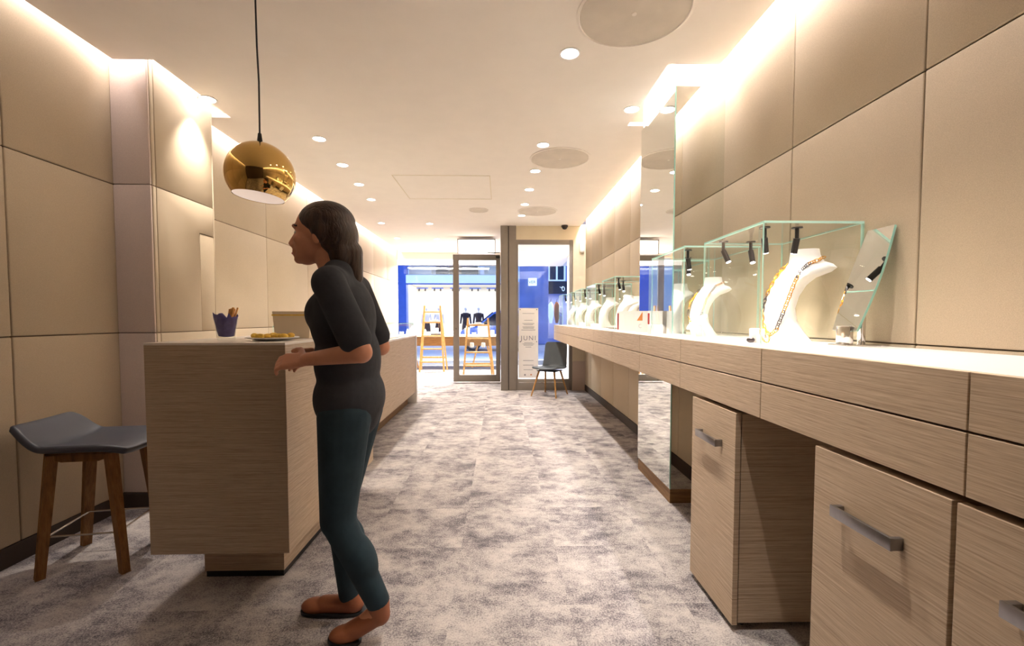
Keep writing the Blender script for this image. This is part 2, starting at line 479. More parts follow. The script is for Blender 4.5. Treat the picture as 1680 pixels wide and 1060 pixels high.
# mirrored column on the right wall
MX, MY0, MY1 = 1.115, 2.925, 3.625
mb = MB()
mb.box(MX + 0.012, RW + 0.01, MY0 + 0.012, MY1 - 0.012, 0.0, CEIL + 0.12, mi=1)
mb.box(MX, MX + 0.008, MY0, MY1, 0.095, 2.70, mi=0)
mb.box(MX + 0.008, RW - 0.012, MY0, MY0 + 0.008, 0.095, 2.70, mi=0)
mb.box(MX + 0.008, RW - 0.012, MY1 - 0.008, MY1, 0.095, 2.70, mi=0)
mb.box(MX - 0.001, MX + 0.0065, MY0 - 0.001, MY0 + 0.003, 0.095, 2.70, mi=2)
mb.box(MX + 0.004, RW - .01, MY0 + 0.004, MY1 - 0.004, 0.0, 0.095, mi=3)
struct(mb.build('wall_mirror_column', [M['mirror'], M['white_wall'], M['glass_edge'], M['brown_wood']], smooth=0))

# shopfront: posts, right pane, white pilaster, bulkheads
PY = 7.70
mb = MB()
mb.box(0.005, 0.13, PY - 0.02, 8.72, 0, CEIL, bev=0.004)
mb.box(0.145, 0.265, PY - 0.02, PY + 0.2, 0, CEIL, bev=0.004)
mb.box(0.12, 0.15, PY + 0.005, PY + 0.1, 0, CEIL, mi=1)
struct(mb.build('door_post', [M['taupe'], M['taupe_dark']]))
mb = MB()
FW0, FW1, FZ = 0.265, 1.225, 2.55
mb.box(FW0, FW0 + 0.035, PY, PY + 0.07, 0, FZ, bev=0.003)
mb.box(FW1 - 0.055, FW1, PY, PY + 0.07, 0, FZ, bev=0.003)
mb.box(FW0 + .035, FW1 - .055, PY, PY + 0.07, FZ - 0.075, FZ, bev=0.003)
mb.box(FW0 + .035, FW1 - .055, PY, PY + 0.07, 0, 0.19, bev=0.003)
mb.box(FW0 + .05, FW1 - .12, PY - .002, PY + 0.002, 0.13, 0.138, mi=1)
struct(mb.build('window_1', [M['taupe'], M['chrome']]))
struct(MB().box(FW0 + .035, FW1 - .055, PY + 0.03, PY + 0.036, 0.19, FZ - .075).build('window_1_pane', M['window_glass'], smooth=0))
struct(MB().box(0.265, RW, PY, PY + 0.12, FZ, CEIL + 0.03).box(FW1, RW + 0.05, PY - 0.03, PY + 0.12, 0, FZ).box(FW1, RW, PY - 0.04, PY - 0.02, 0, 0.5, mi=1)
       .build('wall_front_right', [M['cream_wall'], M['fabric_pale']], smooth=0))
# lobby beyond the pane
struct(MB().box(0.13, 1.6, PY + 0.12, 12.0, 2.60, 2.66).build('ceiling_lobby', M['white_wall'], smooth=0))
struct(MB().box(0.0, 1.9, PY + 0.07, 11.9, -0.05, 0.004).build('floor_lobby', M['floor_pale'], smooth=0))
struct(MB().box(1.5, 1.6, PY + 0.12, 10.2, 0, 2.6).build('wall_lobby', M['white_wall'], smooth=0))
# bulkhead and window zone on the left
struct(MB().box(-2.9, 0.13, FAR, FAR + 0.12, 2.62, CEIL + .2).box(-2.9, 0.13, FAR + .12, 12.0, 2.62, 2.7).build('trim_bulkhead', M['white_wall'], smooth=0))
struct(MB().box(-2.9, 0.0, FAR, 12.0, -0.1, 0.004).build('floor_display', M['pavement'], smooth=0))
struct(MB().box(-2.9, 1.9, 12.0, 12.012, 0.0, 2.62).build('window_2', M['window_glass'], smooth=0))
struct(MB().box(-3.2, 1.9, 11.95, 12.1, 2.62, 6).build('wall_front', M['white_wall'], smooth=0))

# ================================================================== LIGHT FITTINGS
seen = [(-2.08, 3.35, 'recessed downlight above the pillar corner, beside the pendant cord'),
        (-1.57, 4.05, 'first downlight in the row leading from pendant lamp to the shop door'),
        (-1.60, 4.72, 'second downlight in the row leading from pendant lamp to the shop door'),
        (-1.64, 5.39, 'third downlight in the row leading from pendant lamp to the shop door'),
        (-1.69, 6.06, 'fourth downlight in the row leading from pendant lamp to the shop door'),
        (-1.94, 7.53, 'downlight just beyond the end of the row above the walking person'),
        (-2.00, 8.93, 'downlight close to the left end of the display window bulkhead'),
        (-1.16, 7.56, 'small downlight between hatch and display window, ahead of its row mate'),
        (-1.24, 8.98, 'small downlight directly before the bulkhead, left of the glass door'),
        (0.41, 2.73, 'bright downlight beside the largest round ceiling speaker'),
        (0.98, 3.43, 'downlight beside the mirrored column top'),
        (0.385, 4.14, 'downlight touching the second round ceiling speaker'),
        (0.37, 4.86, 'first downlight beyond the second round ceiling speaker'),
        (0.35, 5.55, 'second downlight beyond the second round ceiling speaker'),
        (0.335, 6.26, 'downlight touching the far round ceiling speaker'),
        (0.325, 6.93, 'last downlight of the row, before the grey door posts')]
proto = None
allp = [(x, y, l) for x, y, l in seen] + [(0.42, 2.03, 'downlight over the aisle, nearer than the largest ceiling speaker'), (0.44, 1.33, 'downlight over the aisle by the nearest drawers')]
for x, y, l in allp:
    if proto is None:
        proto = thing('downlight', l, 'light', (x, y, CEIL), 0, 'recessed ceiling downlights')
        MB().lathe([(0.062, -0.001), (0.062, -0.004), (0.052, -0.005), (0.045, 0.012), (0.045, 0.02)], n=32).build('trim_ring', M['white_gloss'], proto)
        MB().lathe([(0.0, -0.002), (0.047, -0.002), (0.047, 0.004), (0, 0.004)], n=32).build('lens', M['lens'], proto)
        sp = spot(proto, (0, 0, -0.012), (0, 0, -1), K_DOWN, WARM, 80, 0.95, 0.022)
    else:
        cpy = dup(proto, l, (x, y, CEIL))
        if x > 0:                      # the aisle row is swivelled towards the counter
            for k_ in kids(cpy):
                if k_.type == 'LIGHT': k_.rotation_euler = (Vector((sin(radians(7)), 0, -cos(radians(7))))).to_track_quat('-Z', 'Y').to_euler()

def ceiling_speaker(label, x, y, r):
    t = thing('ceiling_speaker', label, 'speaker', (x, y, CEIL), 0, 'round speakers in the ceiling')
    MB().lathe([(r, 0.0), (r, -0.006), (r * 0.955, -0.009), (r * 0.94, -0.002), (r * .94, 0)], n=64).build('rim', M['ceil'], t)
    MB().lathe([(0, -0.004), (r * 0.94, -0.004), (r * 0.94, -0.001), (0, -0.001)], n=64).build('grille', M['speaker'], t)
    if r > 0.2: MB().cyl((0, 0, -0.004), (0, 0, -0.009), 0.012, n=16).build('centre_badge', M['ceil'], t)
ceiling_speaker('largest round grille speaker overhead, cut by the top of the picture', 0.685, 2.37, 0.293)
ceiling_speaker('round grille speaker in mid ceiling, second from the camera', 0.58, 4.48, 0.293)
ceiling_speaker('round grille speaker in the ceiling nearest the window chair', 0.54, 6.66, 0.29)
ceiling_speaker('small pale round vent in the ceiling beyond the access hatch', -0.31, 6.6, 0.14)
# hatch
t = thing('access_hatch', 'flat rectangular access hatch flush in the white ceiling', 'hatch', (-0.65, 5.52, CEIL))
MB().box(-0.515, 0.525, -0.475, 0.475, -0.0015, 0.002).build('hatch_panel', M['ceil'], t, smooth=0)
MB().box(-0.53, 0.54, -0.49, -0.482, -0.003, 0.001).box(-0.53, 0.54, 0.482, 0.49, -0.003, 0.001).box(-0.53, -0.522, -0.49, 0.49, -0.003, 0.001).box(0.532, 0.54, -0.49, 0.49, -0.003, 0.001).build('hatch_frame', M['cream_wall'], t, smooth=0)
# dome camera and motion sensor
t = thing('dome_camera', 'small dark security dome camera above the right glass pane', 'camera', (1.075, PY - 0.06, CEIL))
MB().lathe([(0, 0), (0.055, 0), (0.055, -0.03), (0.045, -0.035)], n=28).build('housing', M['gun'], t)
MB().sphere((0, 0, -0.035), (0.043, 0.043, 0.035)).build('dome', M['black'], t)
t = thing('motion_sensor', 'white motion sensor on the pilaster by the tan wall', 'sensor', (1.37, PY - 0.03, 2.41))
MB().box(-0.04, 0.04, -0.05, 0.0, -0.08, 0.08, bev=0.018, seg=3).build('housing', M['white_gloss'], t)
MB().box(-0.025, 0.025, -0.06, -0.045, -0.06, -0.01, bev=0.008).build('lens', M['paper'], t)

# pendant lamp
PR = 0.158
t = thing('pendant_lamp', 'polished gold ball pendant lamp hanging on a black cord over the desk', 'lamp', (-1.18, 2.30, 1.925))
prof = [(0.012, PR)] + [(PR * sin(a), PR * cos(a)) for a in [radians(5 + i * 2) for i in range(65)]]
tilt = Matrix.Rotation(radians(5), 4, 'Y') @ Matrix.Rotation(radians(-3), 4, 'X')
MB().lathe(prof, n=72, mat=tilt).build('lamp_shade', M['gold'], t, smooth=60)
inner = [(r * 0.985, z * 0.985) for r, z in prof]
MB().lathe(inner[::-1], n=72, mat=tilt).build('shade_lining', M['white_gloss'], t, smooth=60)
MB().cyl((0, 0, PR - 0.004), (0, 0, PR + 0.045), 0.014, 0.008).build('cord_grip', M['black'], t)
MB().tube([(0, 0, PR + 0.04), (0.002, 0, 0.45), (-0.004, 0.0, 0.62), (-0.006, 0, CEIL - 1.925)], 0.0042).build('cord', M['black'], t)
MB().sphere((0, 0, -0.03), 0.035).build('bulb', emit('pendant_bulb', (1, 0.82, 0.75, 1), 2.2), t)

# ================================================================== COUNTER ON THE RIGHT
CT, CB, CX0 = 1.118, 0.875, 0.90
tag(MB().prism([(CX0 + .0212, .05), (RW - .014, .05), (RW - .014, 2.915), (1.105, 2.915), (1.105, 3.635), (RW - .014, 3.635), (RW - .014, 7.62), (CX0 + .0212, 7.62)], 2, CT - 0.012, CT).build('worktop', M['white_top'], smooth=0),
    'long white worktop running along the tan wall under the glass cases', 'worktop')
ys = [0.14, 0.845, 1.54, 2.245, 2.91, 3.64] + [4.365 + 0.705 * i for i in range(5)]
ys[-1] = 7.62
DL = ['oak drawer unit cut off by the picture edge, beyond the tilted mirror',
      'wide oak drawer unit under the tilted table mirror',
      'oak drawer unit under the glass case with the gold chain',
      'oak drawer unit ending at the near side of the mirrored column',
      'oak drawer unit in front of the mirrored column',
      'oak drawer unit beneath the row of white cards',
      'oak drawer unit under the third glass case',
      'oak drawer unit under the fourth glass case',
      'oak drawer unit under the fifth glass case',
      'oak drawer unit at the window end, above the grey chair']
for i, (a, b) in enumerate(zip(ys, ys[1:])):
    t = thing('drawer_unit', DL[i], 'drawers', (CX0, (a + b) / 2, CB), 0, 'wall hung oak drawer units')
    h = (b - a) / 2
    MB().box(0.022, (0.195 if i == 4 else RW - CX0 - 0.016), -h, h, 0.002, CT - CB - 0.0135).build('carcass', M['oak'], t, smooth=0)
    for z0, z1 in ((0.0, 0.124), (0.129, CT - CB)):
        MB().box(0.0, 0.02, -h + 0.0018, h - 0.0018, z0, z1, bev=0.0015).build('drawer', M['oak'], t, smooth=0)

# pedestals
def pedestal(label, y0, y1):
    t = thing('pedestal_cabinet', label, 'cabinet', (CX0, (y0 + y1) / 2, 0.0), 0, 'rolling pedestals under the counter')
    h = (y1 - y0) / 2
    MB().box(0.026, 0.50, -h + 0.004, h - 0.004, 0.03, 0.853, bev=0.002).build('body', M['oak'], t, smooth=0)
    MB().box(0.0, 0.022, -h, h, 0.025, 0.858, bev=0.0015).build('drawer_front', M['oak'], t, smooth=0)
    mb = MB(); hz = 0.715; hh = 0.088
    mb.bar((0.0, -hh, hz), (-0.026, -hh, hz), 0.012, 0.028, bev=0.001)
    mb.bar((0.0, hh, hz), (-0.026, hh, hz), 0.012, 0.028, bev=0.001)
    mb.box(-0.031, -0.023, -hh - 0.006, hh + 0.006, hz - 0.015, hz + 0.015, bev=0.0015)
    mb.build('handle', M['steel'], t)
    for sx in (0.06, 0.44):
        for sy in (-h + 0.05, h - 0.05):
            MB().cyl((sx, sy - 0.012, 0.0165), (sx, sy + 0.012, 0.0165), 0.0165, n=16).build('caster', M['black'], t)
pedestal('slim oak pedestal standing alone below the gold chain case', 1.70, 2.09)
pedestal('oak pedestal with the full steel handle under the wide drawer unit', 0.868, 1.262)
pedestal('oak pedestal cut off by the bottom corner of the picture', 0.455, 0.858)

# ---- glass cases
def pane(mb, x0, x1, y0, y1, z0, z1):
    d = (x1 - x0, y1 - y0, z1 - z0); ax = d.index(min(d))
    b = bmesh.new(); bmesh.ops.create_cube(b, size=1)
    for v in b.verts:
        v.co = Vector(((x0 + x1) / 2 + v.co.x * d[0], (y0 + y1) / 2 + v.co.y * d[1], (z0 + z1) / 2 + v.co.z * d[2]))
    b.normal_update()
    for f in b.faces: f.material_index = 0 if abs(f.normal[ax]) > 0.9 else 1
    merge(mb.bm, b)
GT = 0.008
def glass_case(label, x0, x1, y0, y1, h=0.485, nspots=4, pw=1.0):
    t = thing('glass_case', label, 'glass case', (x0, y0, CT), 0, 'glass display cases on the counter')
    W, D = x1 - x0, y1 - y0
    mb = MB()
    pane(mb, 0, GT, GT, D - GT, 0, h - GT)
    pane(mb, 0, W, 0, GT, 0, h - GT)
    pane(mb, 0, W, D - GT, D, 0, h - GT)
    pane(mb, W - GT, W, GT, D - GT, 0, h - GT)
    pane(mb, 0, W, 0, D, h - GT, h)
    mb.build('glass_box', [M['glass'], M['glass_edge']], t, smooth=0)
    pos = [(0.055, 0.09), (0.19, 0.09), (0.055, D - 0.09), (0.19, D - 0.09)][:nspots] if nspots != 2 else [(0.06, 0.10), (0.19, D - 0.10)]
    for i, (px, py) in enumerate(pos):
        zt = h - GT
        s = MB().cyl((px, py, zt - 0.004), (px, py, zt), 0.021, n=24).cyl((px, py, zt - 0.05), (px, py, zt - 0.004), 0.0075).build('spotlight', M['gun'], t)
        tx, ty = 0.17 + (px - 0.1) * 0.3, D / 2 + (py - D / 2) * 0.4
        d = (Vector((tx, ty, 0.1)) - Vector((px, py, zt - 0.05))).normalized()
        a = Vector((px, py, zt - 0.044)); e = a + d * 0.062
        MB().cyl(a, e, 0.0125, 0.0125).build('lamp_head', M['gun'], s)
        MB().cyl(e, e + d * 0.002, 0.010, 0.010).build('lens', M['spot_lens'], s)
        spot(t, e + d * 0.006, (tx, ty, 0.1), K_CASE * pw * 4 / len(pos), (1, 0.93, 0.84), 95, 0.8, 0.01)
    return t
CASES = [('largest glass case, holding the white bust with the long gold chain', 1.03, 1.43, 1.765, 2.29, 4),
         ('glass case just before the mirrored column, second in the row', 0.965, 1.37, 2.375, 2.89, 2),
         ('glass case just beyond the mirrored column and white cards', 1.03, 1.43, 4.08, 4.60, 2),
         ('fourth glass case of the row, two beyond the mirrored column', 1.03, 1.43, 4.92, 5.44, 2),
         ('fifth glass case of the row, third beyond the mirrored column', 1.03, 1.43, 5.76, 6.28, 2),
         ('sixth glass case of the row, next to the end case', 1.03, 1.43, 6.55, 7.05, 2),
         ('glass case at the window end of the counter, over the grey chair', 0.98, 1.40, 7.18, 7.60, 2)]
for c in CASES: glass_case(c[0], *c[1:5], nspots=c[5], pw=1.0 if c[5] == 4 else 0.6)

# ---- jewellery busts
px = 2.0 / 745
def bust(label, loc, sc=1.0, rz=0.0):
    rows = [(555, 1274, 1337, .072), (540, 1269, 1326, .074), (520, 1267, 1315, .076), (500, 1268, 1312, .079), (480, 1272, 1317, .084),
            (462, 1278, 1327, .09), (450, 1284, 1340, .098), (442, 1290, 1360, .092), (436, 1294, 1367, .08), (430, 1298, 1362, .064), (425, 1301, 1350, .052), (415, 1302, 1345, .046), (405, 1303, 1343, .045)]
    secs = [(((a + b) / 2 - 1302) * px, 0, (555 - y) * px, (b - a) / 2 * px, wy) for y, a, b, wy in rows]
    o = MB().loft(secs, 36, p=2.3).build('display_bust', M['bust'], None, smooth=60, loc=loc, rot=(0, 0, rz))
    o.scale = (sc, sc, sc)
    return tag(o, label, 'bust', 'white jewellery busts')
def chain(label, base, strand, group=None, scale=1.0, rz=0.0):
    pts = [Vector(p) for p in strand]
    # resample
    segs = [(b - a).length for a, b in zip(pts, pts[1:])]; L = sum(segs)
    step = 0.0195 * scale; n = int(L / step)
    mb = MB()
    def at(d):
        for (a, b), s in zip(zip(pts, pts[1:]), segs):
            if d <= s: return a.lerp(b, d / s), (b - a).normalized()
            d -= s
        return pts[-1], (pts[-1] - pts[-2]).normalized()
    for i in range(n):
        p, d = at((i + 0.5) * step)
        nrm = Vector((-0.35, -1, 0.1)).normalized()
        if i % 2: nrm = nrm.cross(d).normalized() * 0.8 + nrm * 0.5
        u = nrm - d * nrm.dot(d); u.normalize(); v = d.cross(u)
        hl, hw = 0.0155 * scale, 0.0068 * scale
        ring = []
        for k in range(12):
            a = 2 * pi * k / 12
            ring.append(p + d * (hl * cos(a)) + v * (hw * sin(a)))
        mb.tube(ring, 0.0019 * scale, 6, mi=1 if (i // 4) % 3 == 1 else 0, closed=True)
    return tag(mb.build('chain_necklace', [M['gold_link'], M['link_dark']], None, loc=base, rot=(0, 0, rz)), label, 'necklace', group)

BX, BY = 1.285, 2.0
bust('large white bust draped with a gold and dark link chain', (BX, BY, CT), 1.0, radians(-32))
def strand_pts(rows):
    return [((x - 1302) * px, yy, (555 - y) * px) for x, y, yy in rows]
chain('long gold and dark link chain on the largest white bust', (BX, BY, CT), strand_pts([
    (1349, 419, -0.03), (1342, 424, -0.058), (1328, 430, -0.075), (1316, 442, -0.098), (1309, 460, -0.101), (1303, 480, -0.095), (1297, 500, -0.089), (1290, 522, -0.085),
    (1285, 536, -0.085), (1278, 543, -0.085), (1272, 540, -0.074), (1266, 524, -0.058), (1265, 505, -0.052), (1268, 488, -0.062), (1274, 470, -0.072), (1282, 452, -0.072), (1291, 438, -0.066), (1300, 427, -0.046)]), rz=radians(-32))
bust('white bust with a thin chain in the case before the mirrored column', (1.22, 2.70, CT), 0.86, radians(-25))
chain('fine gold chain on the bust before the mirrored column', (1.22, 2.70, CT), [tuple(0.87 * q for q in p) for p in strand_pts([
    (1346, 421, -0.04), (1328, 430, -0.08), (1309, 460, -0.106), (1297, 500, -0.094), (1287, 525, -0.09), (1275, 525, -0.082), (1264, 500, -0.06), (1270, 470, -0.06), (1292, 436, -0.05)])], None, 0.7, radians(-25))
for lab, x, y, s in (('white bust near the front of the third glass case', 1.16, 4.25, .8), ('white bust at the wall side of the third glass case', 1.30, 4.42, .8),
                     ('white bust inside the fourth glass case', 1.20, 5.15, .85), ('white bust inside the fifth glass case', 1.20, 6.0, .85),
                     ('white bust inside the sixth glass case', 1.20, 6.8, .85), ('white bust inside the window end glass case', 1.17, 7.4, .8)):
    bust(lab, (x, y, CT), s)
def cube_stand(label, x, y, s, h):
    return tag(MB().box(-s, s, -s, s, 0, h, bev=0.003).build('display_block', M['bust'], None, loc=(x, y, CT), rot=(0, 0, 0.2)), label, 'display block', 'white display blocks')
cube_stand('small white block with a bracelet at the corner of the largest case', 1.10, 1.92, 0.022, 0.06)
cube_stand('white block on the worktop in front of the white cards', 1.015, 2.955, 0.036, 0.065)
cube_stand('low white block inside the fourth glass case', 1.10, 5.27, 0.04, 0.045)
cube_stand('low white block inside the fifth glass case', 1.10, 6.16, 0.04, 0.05)
# bracelet leaning on the small block
mb = MB()
for k in range(26):
    a = 2 * pi * k / 26
    p = Vector((0.034 * cos(a), 0, 0.034 * sin(a) + 0.036)); d = Vector((-sin(a), 0, cos(a))); u = Vector((0, 1, 0)) if k % 2 else d.cross(Vector((0, 1, 0))); v = d.cross(u)
    mb.tube([p + d * (0.0052 * cos(q)) + v * (0.0032 * sin(q)) for q in [2 * pi * j / 10 for j in range(10)]], 0.0012, 5, closed=True)
tag(mb.build('bracelet', M['gold_link'], None, loc=(1.125, 1.885, CT), rot=(-0.3, 0, 0.6)), 'gold link bracelet leaning on the small white block', 'bracelet')
tag(MB().sphere((0, 0, 0.012), (0.017, 0.014, 0.012)).build('trinket', M['link_dark'], None, loc=(1.062, 1.90, CT)), 'dark stone beside the small white block', 'stone')
# oval dish tilted on its stand in the second case
t = thing('oval_dish', 'white oval display dish tilted up before the mirrored column', 'dish', (1.12, 2.55, CT))
rm = Matrix.Translation((0, 0, 0.075)) @ Matrix.Rotation(radians(-38), 4, 'Y') @ Matrix.Rotation(radians(12), 4, 'X')
sc = Matrix.Diagonal((1.0, 0.62, 1, 1))
MB().lathe([(0, 0.0), (0.04, 0.001), (0.062, 0.006), (0.068, 0.012), (0.063, 0.012), (0.05, 0.007), (0, 0.006)], n=40, mat=rm @ sc).build('dish', M['bust'], t)
MB().cyl((0.02, 0, 0), (0.0, 0, 0.075), 0.03, 0.012).build('stand', M['bust'], t)

def dish(label, x, y):
    return tag(MB().lathe([(0, 0.0), (0.05, 0), (0.085, 0.02), (0.09, 0.024), (0.083, 0.022), (0.05, 0.005), (0, 0.005)], n=36).build('display_dish', M['bust'], None, loc=(x, y, CT)), label, 'dish', 'white display dishes')
dish('round white dish by the glass in the fourth case', 1.31, 5.32)
dish('round white dish by the glass in the third case', 1.14, 4.49)

# white cards standing in front of and beyond the column
def card(label, x, y, rz, wdt, hgt, art=None):
    t = thing('standing_card', label, 'card', (x, y, CT), rz, 'folded cards standing on the counter')
    MB().box(-wdt, 0, -0.0015, 0.0015, 0, hgt).build('front_leaf', M['paper'], t, smooth=0)
    MB().box(-0.0015, 0.0015, 0.0, wdt * 0.8, 0, hgt).build('side_leaf', M['cream'], t, smooth=0)
    if art == 'photo':
        MB().prism([(-wdt + .008, hgt * .55), (-wdt + .05, hgt * .55), (-wdt + .05, hgt * .96)], 1, -0.0026, -0.0014).build('printed_picture', M['orange'], t, smooth=0)
        MB().tube([(-wdt + .035 + .012 * cos(a), -0.0022, hgt * .3 + .014 * sin(a)) for a in [radians(60 + i * 25) for i in range(11)]], 0.0012, 6).build('printed_mark', M['ink'], t)
    if art == 'red':
        MB().box(-wdt, -wdt + .012, -0.0026, -0.0014, 0.01, hgt * .9).build('printed_strip', M['red'], t, smooth=0)
card('tall white card with red edge beside the third glass case', 1.10, 3.86, -0.05, 0.10, 0.165, 'red')
card('plain white card between the red edged card and the pictured card', 1.105, 3.66, -0.05, 0.10, 0.165)
card('white card with a small brown picture', 1.10, 3.35, -0.05, 0.095, 0.16, 'photo')
card('white card with red edge behind the white block, before the mirrored column', 1.10, 3.06, -0.03, 0.10, 0.155, 'red')

# tilting table mirror
t = thing('table_mirror', 'tilted tabletop mirror on a chrome bracket beside the largest glass case', 'mirror', (1.34, 1.68, CT), 0)
n = 14
near = [(-0.060 - 0.016 * sin(pi * i / n), 0.405 * i / n) for i in range(n + 1)]
far = [(0.060 + 0.010 * sin(pi * i / n), 0.405 * i / n) for i in range(n, -1, -1)]
tm = Matrix.Translation((-0.045, 0.0, 0.058)) @ Matrix.Rotation(radians(18.5), 4, 'Y')
MB().prism(near + far, 0, 0.0, 0.003, mat=tm).build('mirror_plate', M['mirror'], t, smooth=0)
MB().prism([(y - .001, z) for y, z in near] + far, 0, 0.0032, 0.008, mat=tm).prism([(y - .0015, z) for y, z in near] + near[::-1], 0, 0.0, 0.0032, mat=tm).build('glass_rim', M['glass_edge'], t, smooth=0)
MB().box(-0.07, 0.06, -0.05, 0.05, 0, 0.006, bev=0.002).box(-0.05, -0.035, -0.035, 0.035, 0.004, 0.075, bev=.002).box(0.015, 0.03, -0.012, 0.012, 0.004, 0.19, bev=0.002).build('bracket', M['chrome'], t)

# ================================================================== DESK AND LOW COUNTER ON THE LEFT
DX0, DX1, DY0, DY1 = -1.505, -0.915, 1.95, 3.25
t = thing('reception_desk', 'tall oak desk block on a recessed plinth beside the walking person', 'desk', ((DX0 + DX1) / 2, DY0, 0))
hw = (DX1 - DX0) / 2
MB().box(-hw, hw, 0, DY1 - DY0, 0.205, 1.108, bev=0.0015).build('body', M['oak'], t, smooth=0)
MB().box(-hw, hw, 0.0, DY1 - DY0, 1.108, 1.118, bev=0.001).build('desk_top', M['white_top'], t, smooth=0)
MB().box(-hw + 0.11, hw - 0.11, 0.18, DY1 - DY0 - .15, 0.03, 0.205).box(-hw + 0.115, hw - 0.115, 0.185, DY1 - DY0 - .155, 0, 0.03, mi=1).build('plinth', [M['oak'], M['black']], t, smooth=0)
MB().box(-hw - 0.008, -hw, 0.02, 0.09, 0.735, 0.91).build('red_strip', M['red'], t, smooth=0)['label'] = 'thin red strip on the side of the desk'

t = thing('low_counter', 'low oak sales counter with a white end panel by the carpet aisle', 'counter', (-1.23, 3.6, 0))
MB().box(-0.62, 0, 0, 2.98, 0.16, 0.965, bev=0.002).build('body', M['oak'], t, smooth=0)
MB().box(-0.58, -0.10, 0.05, 2.9, 0, 0.16).build('plinth', M['brown_wood'], t, smooth=0)
MB().box(-0.64, 0.005, 0, 2.99, 0.965, 0.985, bev=0.001).build('counter_top', M['white_top'], t, smooth=0)
MB().box(-0.66, 0.012, 2.985, 3.05, 0.0, 0.985, bev=0.002).build('end_panel', M['white_gloss'], t, smooth=0)
t = thing('counter_showcase', 'long low glass showcase on the low oak counter', 'glass case', (-1.23, 3.7, 0.985))
mb = MB()
pane(mb, -0.02 - GT, -0.02, 0, 2.85, 0, 0.17); pane(mb, -0.6, -0.02, 0, 2.85, 0.17, 0.17 + GT); pane(mb, -0.6, -0.028, 2.842, 2.85, 0, .17); pane(mb, -0.6, -0.028, 0, 0.008, 0, .17)
mb.build('glass_box', [M['glass'], M['glass_edge']], t, smooth=0)
MB().box(-0.57, -0.05, 0.03, 2.8, 0.0, 0.012).build('display_pad', M['bust'], t, smooth=0)

# things on the desk
def tumbler(label, x, y, n, seed):
    r = random.Random(seed)
    t = thing('glass_tumbler', label, 'glass', (x, y, 1.118), 0, 'snack tumblers on the desk')
    MB().lathe([(0, 0), (0.033, 0), (0.036, 0.004), (0.050, 0.105), (0.0485, 0.105), (0.034, 0.012), (0, 0.012)], n=36).build('glass_wall', M['glass'], t, smooth=50)
    mb = MB(); b = bmesh.new(); rings = []
    for j, (rr, z) in enumerate([(0.012, 0.016), (0.030, 0.02), (0.036, 0.045), (0.041, 0.07), (0.045, 0.10), (0.050, 0.12)]):
        rings.append([b.verts.new((rr * cos(2 * pi * k / 24) + r.uniform(-.002, .002), rr * sin(2 * pi * k / 24) + r.uniform(-.002, .002), z + (r.uniform(-.022, .016) if j >= 4 else 0))) for k in range(24)])
    for a, c in zip(rings, rings[1:]):
        for k in range(24): b.faces.new((a[k], a[(k + 1) % 24], c[(k + 1) % 24], c[k]))
    b.faces.new(rings[0][::-1])
    merge(mb.bm, b)
    o = mb.build('napkin', M['purple'], t, smooth=20)
    sm = o.modifiers.new('thickness', 'SOLIDIFY'); sm.thickness = 0.001
    return t
def sticks(x, y, n, seed):
    r = random.Random(seed)
    for k in range(n):
        a = r.uniform(-0.028, 0.028); b = (k % 4 - 1.5) * 0.0095
        p0 = Vector((0.004 + a * .25, b * .4, 0.03)); p1 = Vector((0.036 + a * .55, b, 0.150 + r.uniform(-.004, .006)))
        ds = MB().tube([p0, p0.lerp(p1, .5) + Vector((0, 0, .001)), p1], 0.0042, 8).build('breadstick', M['bread'], None, loc=(x, y, 1.118))
        tag(ds, 'golden breadstick standing in the tumbler with the purple napkin', 'breadstick', 'breadsticks in the tumbler')
tumbler('glass tumbler lined with a purple napkin, standing on the desk corner', -1.29, 2.17, 8, 3)
sticks(-1.29, 2.17, 11, 4)
# cream carton, plate with yellow pastries
t = thing('snack_carton', 'cream open carton of snacks on the desk behind the plate', 'carton', (-1.08, 2.42, 1.118), 0.05)
MB().prism([(-0.085, 0), (0.085, 0), (0.098, 0.14), (-0.098, 0.14)], 1, -0.045, 0.045, bev=0.003).build('box', M['cream'], t)
MB().box(-0.099, 0.099, -0.048, 0.048, 0.118, 0.124).build('band', M['yellow'], t, smooth=0)
t = thing('plate', 'white plate of yellow pastries on the desk edge beside the person', 'plate', (-1.07, 2.16, 1.118))
MB().lathe([(0, 0), (0.06, 0), (0.10, 0.010), (0.115, 0.014), (0.113, 0.017), (0.06, 0.005), (0, 0.005)], n=44).build('dish', M['white_gloss'], t)
r = random.Random(5)
for ring, num in ((0.0, 1), (0.045, 6), (0.08, 5)):
    for q in range(num):
        a = 2 * pi * q / num + ring * 9
        o = MB().sphere((0, 0, 0), (0.022, 0.016, 0.013)).build('pastry', M['yellow'], None, loc=(-1.07 + ring * cos(a), 2.16 + ring * sin(a), 1.118 + 0.019 + (0.003 if ring > .06 else 0)), rot=(0, 0, r.uniform(0, 3)))
        tag(o, 'small yellow pastry lying on the white plate', 'pastry', 'yellow pastries on the plate')

# ================================================================== BAR STOOL
t = thing('bar_stool', 'grey leather bar stool with oak legs beside the tan wall', 'stool', (-2.02, 2.32, 0), 0.14)
SH = 0.625
